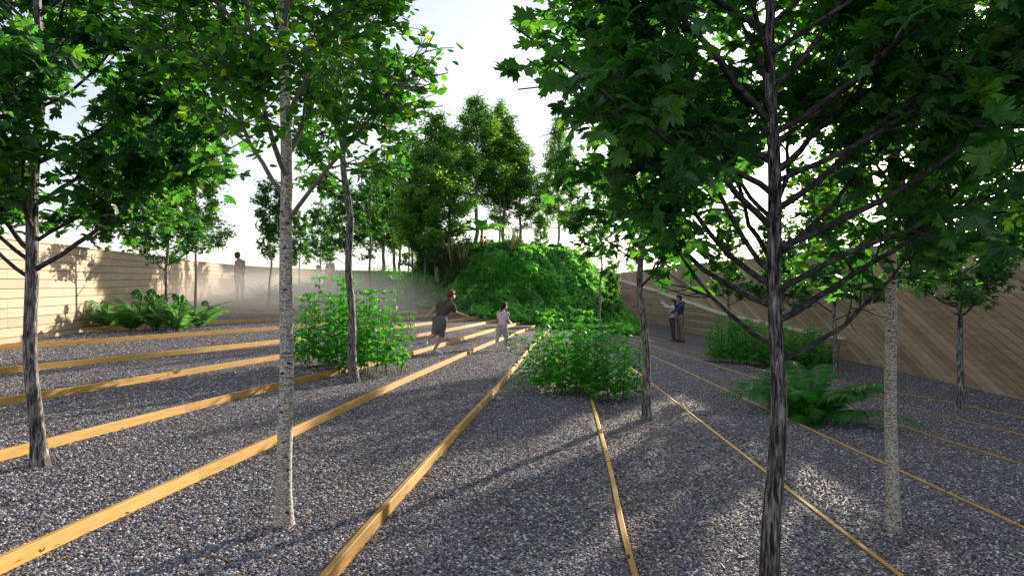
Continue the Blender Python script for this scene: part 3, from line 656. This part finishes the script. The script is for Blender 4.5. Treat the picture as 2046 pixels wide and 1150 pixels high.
for i,(px,py,s,fd,lab) in enumerate([(515,597,.8,1,'fern on the misty steps right beside the standing man'),(548,600,.8,1,'fern on the misty steps left of the near birch trunk'),(600,592,.8,2,'fern in the mist right of the near birch trunk'),(640,598,.75,2,'fern in the mist in front of the seated person'),
    (700,585,.9,0,'fern in the mist below the standing woman, near the wavy trunk'),(760,583,.9,0,'fern halfway up the misty steps'),(790,572,.9,0,'fern near the top of the misty steps'),(850,600,.9,1,'fern at the left foot of the planted slope')]):
    fern(place(px,py),'l',14,s,lab,GM,fd,30+i)
GMo='ferns at the left foot of the mound'
for i,(px,py,s,fd,lab) in enumerate([(905,615,.7,2,'fern with curled tips at the mound foot above the reaching hand of the boy'),(940,622,.75,3,'pale fern with white tips at the mound foot left of the girl'),(978,612,.7,2,'fern at the mound foot just above the girl'),(880,590,.9,0,'fern higher up the slope behind the boy')]):
    fern(place(px,py),'l',16,s,lab,GMo,fd,50+i)

def stem_meshes(seed,h,leaf=.10,mat=M_HERB,flower=False):
    rg=np.random.default_rng(seed); n=11; pts,_=walk(rg,(0,0,0),nrm([rg.normal(0,.07),rg.normal(0,.07),1]),h,n,.05,.02); pts=np.array(pts)
    ms=MB(); tube(ms,pts,np.linspace(.006,.0025,len(pts)),5); P=[];D=[];S=[]
    for i in range(2,n+1):
        a0=i*1.57+rg.normal(0,.3); k=2 if i<n else 4
        for q in range(k):
            a=a0+q*2*PI/k+rg.normal(0,.2); L=leaf*1.2*(1.25-.6*i/n)*rg.uniform(.8,1.2); d=np.array([math.cos(a),math.sin(a),.25 if q%2 else .0])
            # side twig then leaf pair
            e=pts[i]+nrm(d)*L*.8; tube(ms,[pts[i],(pts[i]+e)/2+[0,0,.01],e],[.002,.0015,.001],3,cap=False)
            for w,o in ((0,0),(.9,-.35),(-.9,-.35),(.3,.1)):
                b=pts[i]+nrm(d)*L*(.8+o); dd=nrm([math.cos(a+w),math.sin(a+w),-.25]); P.append(b);D.append(dd);S.append(L*rg.uniform(.8,1.15))
    m=len(P); mb=MB(); mb.inst(T_LANCE,frames(UP+rg.normal(0,.3,(m,3)),np.array(D),np.array(S)),np.array(P),rg.random(m))
    return ms.mesh('stem',M_STEM),mb.mesh('leaves',mat)
STM=[stem_meshes(70+i,1.0) for i in range(6)]
def clump(loc,rx,ry,n,h,label,seed,group='clumps of tall leafy stems',rz=0,name='leafy_plant'):
    rg=np.random.default_rng(seed); root=empty(name,loc,rz,label,'shrub',group); ii=np.arange(n); A=ii*2.4; R_=np.sqrt((ii+.5)/n)
    ox=np.cos(A)*R_*rx+rg.normal(0,.03,n); oy=np.sin(A)*R_*ry+rg.normal(0,.03,n); G=gz(loc[0]+ox,loc[1]+oy)-loc[2]
    for i in range(n):
        a,r=A[i],R_[i]; me,ml=STM[int(rg.integers(6))]; o=link('stem',me,root)
        k=h*(1.0-.22*r*r)*rg.uniform(.68,1.14); o.location=(ox[i],oy[i],G[i]-.01); w_=(.55+.35*k)*(.85 if name!='x' else 1); o.scale=(w_,w_,k); o.rotation_euler=(math.sin(a)*r*-.12,math.cos(a)*r*.12,rg.random()*6)
        link('leaves',ml,o)
    return root
clump((-2.5,9.9,.2),.90,.5,50,1.28,'tall bright green leafy clump around the wavy trunk, left of centre',1)
clump((1.0,9.4,-.0),.84,.6,58,1.12,'tall bright green leafy clump in the middle, in front of the mound',2)
clump((5.9,16.6,-.5),1.0,.6,55,1.15,'green leafy shrub row left of the dark maple trunk, by the right wall',3)
clump((7.5,16.9,-.6),1.0,.6,55,1.1,'green leafy shrub row right of the dark maple trunk, by the right wall',4)
GB='leafy shrubs on the mound slope'
for i,(px,py,s,lab) in enumerate([(985,598,1.0,'leafy shrub low on the mound behind the girl'),(1025,590,1.1,'sunlit leafy shrub in the middle of the mound slope'),(1070,585,1.0,'sunlit leafy shrub right of the middle of the mound slope'),(1100,600,.9,'leafy shrub at the right of the lit band on the mound'),
     (990,565,1.1,'leafy shrub just below the broad-leaved plant'),(950,575,1.1,'leafy shrub on the mound left of the broad-leaved plant stem'),(910,520,1.3,'tall leafy shrub at the left crest of the mound'),(1040,560,1.0,'leafy shrub on the upper middle of the mound face')]):
    p=place(px,py); clump(p,.75,.5,26,.75*s,lab,80+i,GB)
GU='hazy shrubs at the top of the steps'
for i,(px,Y,s,lab) in enumerate([(770,38,1.2,'hazy shrub at the top of the misty steps'),(835,33,1.3,'shrub where the steps meet the planted slope'),(870,31,1.5,'tall shrub at the left shoulder of the mound'),(690,33,1.0,'hazy shrub near the pale wall far back')]):
    p=at(px,Y); clump(p,1.0,.6,34,.9*s,lab,120+i,GU)

def grass_meshes(seed,n=150,h=.9,plume=True):
    rg=np.random.default_rng(seed); mb=MB()
    for i in range(n):
        a=rg.random()*2*PI; b=rg.random(); d=np.array([math.cos(a)*b,math.sin(a)*b,1.4]); p=np.array([math.cos(a)*.1*b,math.sin(a)*.1*b,0]); d=nrm(d); L=h*rg.uniform(.6,1.1); sd=nrm(np.cross(d,UP)+1e-4); V=[];Q=[]
        for k in range(6):
            w=.012*(1-k/5.2); V+=[p-sd*w,p+sd*w]; p=p+d*L/5; d=nrm(d-UP*.16*b+np.array([math.cos(a),math.sin(a),0])*.12)
        for k in range(5): Q.append((2*k,2*k+1,2*k+3,2*k+2))
        mb.quads(V,Q,rg.random()*.8)
    bl=mb.mesh('blades',M_GRASS); pm=MB()
    for i in range(9):
        a=rg.random()*2*PI; b=rg.random()*.35; e=np.array([math.cos(a)*b,math.sin(a)*b,h*rg.uniform(.95,1.25)]); st=e*.75
        tube(pm,[(0,0,0),st*.5,st,e],[.004,.004,.018,.003],5,rnd=1.0)
    return bl,pm.mesh('plumes',plain('grass_plume',(.40,.37,.25),.9))
GR=grass_meshes(5)
def grass(loc,s,label,plume,group,seed):
    root=empty('ornamental_grass',loc,seed*1.7,label,'grass tuft',group,s); link('blades',GR[0],root)
    if plume: link('plumes',GR[1],root)
GG='tufts of ornamental grass on the mound'
for i,(px,py,s,pl,lab) in enumerate([(862,560,1.3,0,'dark grass tuft at the left edge of the planted slope'),(884,556,1.4,1,'plumed grass tuft right of the slender trunk on the slope'),(905,560,1.3,1,'plumed grass tuft in the middle of the planted slope'),(925,552,1.2,1,'plumed grass tuft left below the broad-leaved plant'),(900,578,1.1,0,'low dark grass tuft under the plumed ones'),
    (1020,512,.9,1,'grass tuft high on the mound face right of the broad-leaved plant'),(1036,500,.9,0,'grass tuft on the mound crest by the hedge'),(845,545,1.4,0,'dark grass tuft behind the leftmost one'),(870,530,1.4,1,'plumed grass tuft high at the left of the mound')]):
    p=place(px,py); grass(p,s*1.25,lab,pl,GG,i)
# hedge of small ferns on the crest
def hedge():
    rg=np.random.default_rng(9); n=9000; x=rg.uniform(-1.0,2.9,n); y=29.5+rg.uniform(-.35,.35,n); hgt=.42+.12*np.sin(x*5)*np.sin(x*11)
    z=mound_z(x,y)+rg.random(n)*hgt; mb=MB(); mb.inst(T_LANCE,frames(UP*.4+rg.normal(0,.7,(n,3)),rg.normal(0,.7,(n,3))+UP,.12),np.stack([x,y,z],1),rg.random(n)*.7)
    ms=MB()
    for i in range(60): xx=rg.uniform(-1,2.9); yy=29.5+rg.uniform(-.25,.25); b=float(mound_z(xx,yy)); tube(ms,[(xx,yy,b-.05),(xx+.02,yy,b+.35)],[.008,.004],4)
    r=empty('low_hedge',(0,0,0),0,'low dark hedge along the flat crest of the mound','hedge'); mb.obj('foliage',M_FERN,r); ms.obj('stems',M_STEM,r)
hedge()
def banana():
    p=place(962,512); root=empty('broad_leaved_plant',(p[0],p[1],p[2]+.12),0,'bright broad-leaved plant with orange flower on the mound crest','plant',None,1.35); rg=np.random.default_rng(4)
    ms=MB(); tube(ms,[(0,0,-.1),(0,0,.5),(.02,0,.75)],[.05,.045,.03],8); ms.obj('stalk',M_STEM,root,True)
    mt=leaf_mat('broad_leaf',[(0,(.06,.24,.03)),(1,(.12,.34,.05))],(2,2.2,.8),.4,.4,.4)
    for i,(az,e,L) in enumerate([(10,.75,1.0),(170,.55,1.1),(60,1.0,.8),(130,1.1,.9),(-20,.5,.9),(200,.35,1.0),(-90,.8,.7),(90,1.3,.8)]):
        a=math.radians(az); mb=MB(); V=[];Q=[]; pt=np.array([0,0,.62]); el=e; n=10
        for k in range(n+1):
            t=k/n; w=.17*math.sin(PI*min(1,t*.93+.05))**.6*(1 if t>.12 else .25); sd=np.array([-math.sin(a),math.cos(a),0]); V+=[pt-sd*w+UP*w*.35,pt,pt+sd*w+UP*w*.35]
            pt=pt+np.array([math.cos(a)*math.cos(el),math.sin(a)*math.cos(el),math.sin(el)])*L/n; el-=.16
        for k in range(n): Q+=[(3*k,3*k+1,3*k+4,3*k+3),(3*k+1,3*k+2,3*k+5,3*k+4)]
        mb.quads(V,Q,rg.random()); mb.obj('leaf',mt,root,True)
    mf=MB(); 
    n=26; mf.inst(T_LANCE,frames(rg.normal(0,1,(n,3)),rg.normal(0,1,(n,3)),.12),rg.normal(0,.05,(n,3))+[0.08,-.25,.42],rg.random(n)); mf.obj('flower',plain('orange_petal',(.75,.30,.04),.6),root)
banana()

# ------------------------------------------------------------------ people
def ell(mb,c,r,n=12):
    V=[];Q=[]; m=8
    for i in range(m+1):
        th=PI*i/m
        for j in range(n): V.append((c[0]+r[0]*math.sin(th)*math.cos(2*PI*j/n),c[1]+r[1]*math.sin(th)*math.sin(2*PI*j/n),c[2]+r[2]*math.cos(th)))
    for i in range(m):
        for j in range(n): Q.append((i*n+j,(i+1)*n+j,(i+1)*n+(j+1)%n,i*n+(j+1)%n))
    mb.quads(V,Q)
def caps(mb,a,ra,b,rb,n=10):
    a=np.array(a,float); b=np.array(b,float); d=nrm(b-a); P=[];R=[]
    for t in (-1,-.8,-.45,0): P.append(a+d*ra*t); R.append(max(ra*math.sqrt(max(0,1-t*t)),1e-3))
    for t in (0,.45,.8,1): P.append(b+d*rb*t); R.append(max(rb*math.sqrt(max(0,1-t*t)),1e-3))
    tube(mb,P,R,n)
def remesh(mb,name,mat,parent,vox=.011,it=4,quilt=None):
    me=mb.mesh(name,mat); o=link(name,me,None); m=o.modifiers.new('r','REMESH'); m.mode='VOXEL'; m.voxel_size=vox; m.use_smooth_shade=True
    s=o.modifiers.new('s','SMOOTH'); s.iterations=it; s.factor=.5
    bpy.context.view_layer.update(); dg=bpy.context.evaluated_depsgraph_get()
    m2=bpy.data.meshes.new_from_object(o.evaluated_get(dg)); bpy.data.objects.remove(o); m2.name=name
    if not m2.materials: m2.materials.append(mat)
    if quilt:
        co=np.empty(len(m2.vertices)*3,np.float32); m2.vertices.foreach_get('co',co); co=co.reshape(-1,3); nn=np.empty(len(m2.vertices)*3,np.float32); m2.vertices.foreach_get('normal',nn); nn=nn.reshape(-1,3)
        co+=nn*(np.abs(np.sin(co[:,2:3]*PI/quilt))**.6-.6)*.013; m2.vertices.foreach_set('co',co.ravel()); m2.update()
    if name in ('top','trousers','shorts','sleeves'):
        co=np.empty(len(m2.vertices)*3,np.float32); m2.vertices.foreach_get('co',co); co=co.reshape(-1,3); nn=np.empty_like(co).ravel(); m2.vertices.foreach_get('normal',nn); nn=nn.reshape(-1,3)
        f=np.sin(co[:,2]*62+np.sin(co[:,0]*31)*1.7+co[:,1]*20)*np.sin(co[:,0]*24+co[:,2]*17+1)+.5*np.sin(co[:,1]*47+co[:,2]*38)
        co+=nn*(f*.0045)[:,None]; m2.vertices.foreach_set('co',co.ravel()); m2.update()
    return link(name,m2,parent)
SK={'w':plain('skin',(.50,.30,.21),.55,.06),'d':plain('tanned_skin',(.36,.20,.14),.55,.06)}
HM={}
def cloth(c):
    if c not in HM: HM[c]=plain('cloth',c,.9,.14,9,.15)
    return HM[c]
def person(name_lab,loc,J,k,skin,hair,top,bottom,shoes,sleeve=1,legs=1,face=(0,1,0),hairlong=0,skirt=None,quilt=None,sleevecol=None,hood=None,belly=1.0,grp=None,vox=.011,across=(1,0)):
    """J: joints in metres; k: size factor of the body thickness"""
    root=empty('person',loc,0,name_lab,'person',grp); J={a:np.array(b,float) for a,b in J.items()}
    f=nrm(face); acr=nrm([across[0],across[1],0])
    b=MB()
    hd=J['head']; hr=.098*k
    ell(b,hd,(hr*.82,hr*.9,hr*1.15)); ell(b,hd+f*hr*.35-UP*hr*.45,(hr*.6,hr*.62,hr*.6))
    ell(b,hd+f*hr*1.0-UP*hr*.22,(hr*.17,hr*.2,hr*.2)); ell(b,hd+f*hr*.88-UP*hr*.55,(hr*.3,hr*.14,hr*.12))
    sd=nrm(np.cross(f,UP))
    for s in (-1,1): ell(b,hd+sd*s*hr*.88-UP*hr*.15,(hr*.16,hr*.16,hr*.27)); ell(b,hd+f*hr*.80+sd*s*hr*.3-UP*hr*.02,(hr*.14,hr*.1,hr*.08))
    caps(b,J['neck'],.052*k,hd-UP*hr*.5,.05*k)
    sh=(J['shL']+J['shR'])/2; hp=(J['hipL']+J['hipR'])/2
    def torso(m,e,low=True):
        ch=sh*.72+hp*.28; wa=sh*.4+hp*.6
        for s in ('shL','shR'): caps(m,J[s]+(hp-sh)*.04,(.062)*k+e,ch+(J[s]-sh)*.45,.088*k+e)
        for off in (-1,1):
            caps(m,ch+(J['shL']-sh)*.42*off,.092*k+e,wa+(J['hipL']-hp)*.5*off,.08*k*belly+e)
            caps(m,wa+(J['hipL']-hp)*.5*off,.08*k*belly+e,(hp if e<0 else hp*.75+wa*.25)+(J['hipL']-hp)*.55*off,.098*k+min(e,.006))
        caps(m,J['neck']-UP*.01,.058*k+e*.5,sh,.09*k+e)
    torso(b,-.004)
    for s in 'LR':
        caps(b,J['sh'+s],.048*k,J['el'+s],.038*k); caps(b,J['el'+s],.037*k,J['ha'+s],.025*k)
        ha=J['ha'+s]; d=nrm(ha-J['el'+s]); pd=nrm(np.cross(d,f)+1e-3); p1=ha+d*.07*k
        caps(b,ha,.024*k,p1,.028*k,8); caps(b,ha+pd*.02*k*1,.02*k,p1+pd*.018*k,.02*k,8)
        for q in range(4):
            st=p1+pd*(q-1.5)*.021*k; cu=nrm(d+np.cross(pd,d)*.35*(1)); ln=(.05,.062,.058,.045)[q]*k
            caps(b,st,.0105*k,st+d*ln*.55,.010*k,6); caps(b,st+d*ln*.55,.010*k,st+d*ln*.55+cu*ln*.6,.008*k,6)
        th=ha+pd*-.03*k; caps(b,th,.013*k,th-pd*.025*k+d*.045*k,.010*k,6)
        caps(b,J['hip'+s],.085*k,J['kn'+s],.056*k); caps(b,J['kn'+s],.054*k,J['an'+s],.034*k)
        caps(b,J['an'+s],.034*k,J['to'+s],.028*k)
    remesh(b,'body',SK[skin],root,vox*.75,2)
    m=MB(); torso(m,.016)
    if sleeve:
        for s in 'LR':
            e=J['el'+s]; h=J['ha'+s]; c=e if sleeve>=.5 else J['sh'+s]*.35+e*.65
            if sleeve<1: caps(m,J['sh'+s],.062*k,J['sh'+s]*.3+e*.7,.056*k)
            else: caps(m,J['sh'+s],.064*k,e,.05*k); caps(m,e,.05*k,e*.04+h*.96,.036*k)
    if hood: ell(m,J['neck']-f*.07*k-UP*.02,(.09*k,.09*k,.07*k))
    remesh(m,'top',cloth(top),root,vox,2,quilt)
    if sleevecol:
        m=MB()
        for s in 'LR': caps(m,J['sh'+s]*.9+J['el'+s]*.1,.069*k,J['el'+s],.055*k); caps(m,J['el'+s],.055*k,J['el'+s]*.04+J['ha'+s]*.96,.039*k)
        remesh(m,'sleeves',cloth(sleevecol),root,vox,2)
    m=MB()
    for s in 'LR':
        caps(m,J['hip'+s],.112*k,J['kn'+s],.076*k if legs<1 else .066*k)
        if legs>=.7: e=J['kn'+s]*(1-legs)+J['an'+s]*legs if legs<1 else J['an'+s]; caps(m,J['kn'+s],.068*k,e,.052*k)
    if legs<.5:
        m=MB(); 
        for s in 'LR': caps(m,J['hip'+s],.112*k,J['hip'+s]*.12+J['kn'+s]*.88,.078*k)
    caps(m,J['hipL']+UP*.02,.114*k,J['hipR']+UP*.02,.114*k)
    if skirt:
        for s in 'LR': caps(m,J['hip'+s],.11*k,J['kn'+s]*.5+J['an'+s]*.5,.14*k)
        caps(m,J['hipL'],.1*k,(J['knL']+J['knR'])/2,.14*k)
    remesh(m,'skirt' if skirt else 'trousers' if legs>.5 else 'shorts',cloth(bottom),root,vox,3)
    for s in 'LR':
        m=MB(); caps(m,J['an'+s]-UP*.01,.044*k,(J['an'+s]+J['to'+s])/2,.042*k); caps(m,(J['an'+s]+J['to'+s])/2,.042*k,J['to'+s],.034*k)
        hl=J['an'+s]-(J['to'+s]-J['an'+s])*.25; hl[2]=min(hl[2],(J['an'+s][2]+J['to'+s][2])/2); caps(m,hl,.036*k,J['to'+s],.034*k)
        remesh(m,'shoe',cloth(shoes),root,vox,2)
    m=MB(); ell(m,hd-f*hr*.16+UP*hr*.22,(hr*.97,hr*.98,hr*1.08)); ell(m,hd-f*hr*.35-UP*hr*.25,(hr*.8,hr*.75,hr*.75)); ell(m,hd+f*hr*.28+UP*hr*.75,(hr*.72,hr*.66,hr*.45))
    rg=np.random.default_rng(int(k*1000)+len(name_lab))
    for q in range(26):
        v=nrm(rg.normal(0,1,3)+UP*.5-f*.5); caps(m,hd-f*hr*.16+UP*hr*.22+v*hr*.8,.02*k,hd-f*hr*.16+UP*hr*.22+v*hr*1.1+rg.normal(0,.008,3),.008*k,6)
    if hairlong:
        q=hd-f*hr*.85-UP*hr*.6; caps(m,hd-f*hr*.5,.05*k,q,.04*k); caps(m,q,.035*k,q-UP*hairlong-f*.03,.022*k)
    remesh(m,'hair',plain('hair',hair,.6,.3,40),root,vox*.8,1)
    return root
def feetpos(px,py): 
    return place(px,py)
# boy running, x right / y away / z up
person('boy in dark shirt and grey shorts running with one arm stretched forward',place(868,711),dict(
 head=(.30,.18,1.15),neck=(.262,.13,1.045),shL=(.12,.18,1.00),shR=(.33,.02,.97),elL=(.0,.12,.90),haL=(-.10,.02,.80),elR=(.40,.05,.82),haR=(.56,.16,.76),
 hipL=(.045,.05,.66),hipR=(.155,-.04,.66),knR=(.135,.04,.37),anR=(-.01,.0,.10),toR=(.12,.06,.035),knL=(.0,-.02,.40),anL=(-.13,-.20,.33),toL=(-.165,-.27,.20)),
 .84,'w',(.12,.045,.025),(.085,.075,.065),(.13,.14,.16),(.45,.45,.50),sleeve=.4,legs=.3,face=(.75,.6,-.05),across=(.7,-.7),vox=.009)
person('small girl in pale pink top with a dark ponytail running away',place(1011,699),dict(
 head=(-.04,.10,.975),neck=(-.065,.07,.865),shL=(-.155,.10,.82),shR=(.02,.04,.815),elL=(-.18,.16,.69),haL=(-.12,.26,.66),elR=(.035,.02,.68),haR=(.09,.12,.62),
 hipL=(-.125,.03,.50),hipR=(-.045,.0,.50),knR=(-.0,.03,.28),anR=(.0,.0,.07),toR=(.04,.10,.03),knL=(-.17,.05,.32),anL=(-.21,-.10,.17),toL=(-.235,-.14,.05)),
 .74,'w',(.015,.013,.02),(.62,.47,.58),(.36,.35,.36),(.55,.5,.5),sleeve=0,legs=.8,face=(.8,.6,0),hairlong=.10,vox=.009)
person('man in quilted brown jacket and pale trousers standing on the misty steps',place(479,607),dict(
 head=(-.10,.02,1.64),neck=(-.04,.0,1.49),shL=(-.14,.10,1.42),shR=(.15,-.08,1.42),elL=(-.19,.10,1.13),haL=(-.22,.16,.88),elR=(.19,-.12,1.14),haR=(.15,-.06,.90),
 hipL=(-.09,.0,.93),hipR=(.09,.0,.93),knL=(-.09,.03,.50),knR=(.10,.0,.50),anL=(-.09,.0,.09),anR=(.11,-.03,.09),toL=(-.14,.14,.04),toR=(.08,.12,.04)),
 1.05,'w',(.05,.035,.03),(.36,.27,.24),(.66,.60,.52),(.35,.3,.27),sleeve=0,legs=1,face=(-.85,.5,-.15),quilt=.065,sleevecol=(.24,.20,.25))
cx,cy,cz=place(1358,684)
person('man in navy hooded jacket and brown trousers hugging the woman before him',(cx,cy,cz),dict(
 head=(-.03,.0,1.70),neck=(.03,.02,1.54),shL=(.05,-.17,1.46),shR=(.05,.19,1.46),elL=(-.17,-.24,1.25),haL=(-.38,-.14,1.15),elR=(-.17,.26,1.25),haR=(-.38,.12,1.18),
 hipL=(.02,-.09,.95),hipR=(.02,.09,.95),knL=(.05,-.09,.52),knR=(.0,.10,.52),anL=(.12,-.09,.10),anR=(.0,.10,.10),toL=(-.04,-.11,.04),toR=(-.16,.08,.04)),
 1.08,'w',(.03,.02,.02),(.045,.07,.14),(.26,.16,.13),(.18,.05,.05),face=(-1,.15,-.1),hood=1,across=(0,1))
person('woman in pale top and dark jeans held from behind, both arms raised forward',(cx-.30,cy+.02,cz),dict(
 head=(.06,.0,1.56),neck=(.03,.0,1.41),shL=(.01,-.15,1.34),shR=(.01,.15,1.34),elL=(-.22,-.13,1.36),haL=(-.42,-.06,1.56),elR=(-.20,.14,1.42),haR=(-.36,.07,1.62),
 hipL=(.02,-.08,.88),hipR=(.02,.08,.88),knL=(.04,-.08,.48),knR=(.05,.08,.48),anL=(.10,-.08,.10),anR=(.09,.08,.10),toL=(-.05,-.09,.04),toR=(-.06,.07,.04)),
 .94,'w',(.06,.025,.02),(.55,.57,.62),(.06,.07,.10),(.12,.10,.10),face=(-1,.1,.1),hairlong=.12,across=(0,1))
person('woman in white top and orange skirt standing far off in the mist',at(660,31.5),dict(
 head=(.0,.0,1.56),neck=(.0,.0,1.41),shL=(-.15,0,1.34),shR=(.15,0,1.34),elL=(-.2,-.05,1.1),haL=(-.1,-.2,1.2),elR=(.2,0,1.08),haR=(.2,-.05,.84),
 hipL=(-.08,.0,.88),hipR=(.08,.0,.88),knL=(-.08,-.02,.48),knR=(.08,0,.48),anL=(-.08,.0,.09),anR=(.08,.0,.09),toL=(-.1,-.14,.04),toR=(.1,-.14,.04)),
 .95,'d',(.03,.02,.02),(.6,.55,.55),(.55,.16,.08),(.1,.1,.1),face=(-.6,-.7,0),skirt=1,hairlong=.1,vox=.014)
person('person in white clothes sitting far off in the mist left of the standing woman',at(636,30),dict(
 head=(-.02,.0,1.14),neck=(.0,.02,.99),shL=(-.17,0,.92),shR=(.17,0.02,.92),elL=(-.24,-.1,.68),haL=(-.15,-.3,.55),elR=(.24,-.08,.68),haR=(.2,-.3,.55),
 hipL=(-.1,.05,.46),hipR=(.1,.05,.46),knL=(-.14,-.38,.50),knR=(.16,-.38,.50),anL=(-.14,-.40,.09),anR=(.18,-.42,.09),toL=(-.16,-.56,.04),toR=(.2,-.58,.04)),
 1.0,'d',(.03,.02,.02),(.7,.7,.72),(.65,.66,.7),(.2,.2,.2),face=(-.5,-.8,0),vox=.014)
# stool-like stone block under the seated person
mb=MB(); p=at(636,30); tube(mb,[(p[0],p[1]+.08,p[2]-.05),(p[0],p[1]+.08,p[2]+.04),(p[0],p[1]+.08,p[2]+.33),(p[0],p[1]+.08,p[2]+.36)],[.27,.25,.25,.22],14)
tag(mb.obj('stone_seat',plain('pale_stone',(.4,.38,.35)),smooth=False),'pale block seat under the person sitting in the mist','seat')

# ------------------------------------------------------------------ mist over the steps
def mist():
    m,nt,out=newmat('mist'); l=nt.links
    tc=N(nt,'ShaderNodeTexCoord'); 
    g=N(nt,'ShaderNodeTexGradient',gradient_type='SPHERICAL'); l.new(tc.outputs['Object'],g.inputs['Vector'])
    mr=N(nt,'ShaderNodeMapRange',interpolation_type='SMOOTHSTEP'); mr.inputs['From Min'].default_value=0; mr.inputs['From Max'].default_value=.75; mr.inputs['To Max'].default_value=MIST_D
    l.new(g.outputs['Fac'],mr.inputs['Value'])
    pv=N(nt,'ShaderNodeVolumePrincipled'); pv.inputs['Color'].default_value=(1,.965,.91,1); pv.inputs['Anisotropy'].default_value=.5
    l.new(mr.outputs[0],pv.inputs['Density']); l.new(pv.outputs[0],out.inputs['Volume'])
    mb=MB(); ell(mb,(0,0,0),(1,1,1),24); o=mb.obj('mist',m); o.scale=(7.2,9.0,1.8); o.location=(-8.0,23.5,.8); o.rotation_euler=(0,0,-.15)
    tag(o,'low bank of pale sunlit mist hanging over the left steps','mist',kind='stuff')
MIST_D=.29
mist()

# ------------------------------------------------------------------ light, sky, camera
w=bpy.data.worlds.new('World'); sc.world=w; w.use_nodes=True; nt=w.node_tree; bg=nt.nodes['Background']
sky=nt.nodes.new('ShaderNodeTexSky'); sky.sky_type='NISHITA'; sky.sun_disc=False; sky.sun_elevation=SUN_EL; sky.sun_rotation=SUN_AZ
sky.air_density=1.0; sky.dust_density=1.0; sky.ozone_density=1.0
hs=nt.nodes.new('ShaderNodeHueSaturation'); hs.inputs['Saturation'].default_value=.45
nt.links.new(sky.outputs[0],hs.inputs['Color'])
veil=nt.nodes.new('ShaderNodeMix'); veil.data_type='RGBA'; veil.blend_type='ADD'; veil.inputs[0].default_value=1; veil.inputs[7].default_value=(.85,.87,.97,1)
nt.links.new(hs.outputs[0],veil.inputs[6]); nt.links.new(veil.outputs[2],bg.inputs[0]); bg.inputs[1].default_value=.098
sd=bpy.data.lights.new('sun','SUN'); sd.energy=5.0; sd.angle=math.radians(.5); sd.color=(1,.86,.68); so=bpy.data.objects.new('sun_light',sd); COL.objects.link(so)
dirv=Vector((math.sin(SUN_AZ)*math.cos(SUN_EL),math.cos(SUN_AZ)*math.cos(SUN_EL),math.sin(SUN_EL)))
so.rotation_euler=(-dirv).to_track_quat('-Z','Y').to_euler()
cd=bpy.data.cameras.new('camera'); cam=bpy.data.objects.new('camera',cd); COL.objects.link(cam); cam.location=(0,0,H0); cam.rotation_euler=(PI/2,0,0)
cd.sensor_width=36; cd.lens=F_PX/2046*36; cd.clip_start=.05; cd.clip_end=3000; sc.camera=cam
sc.view_settings.view_transform='Standard'; sc.view_settings.look='None'; sc.view_settings.exposure=1.08; sc.cycles.volume_bounces=2; sc.cycles.volume_max_steps=96; sc.view_settings.gamma=1
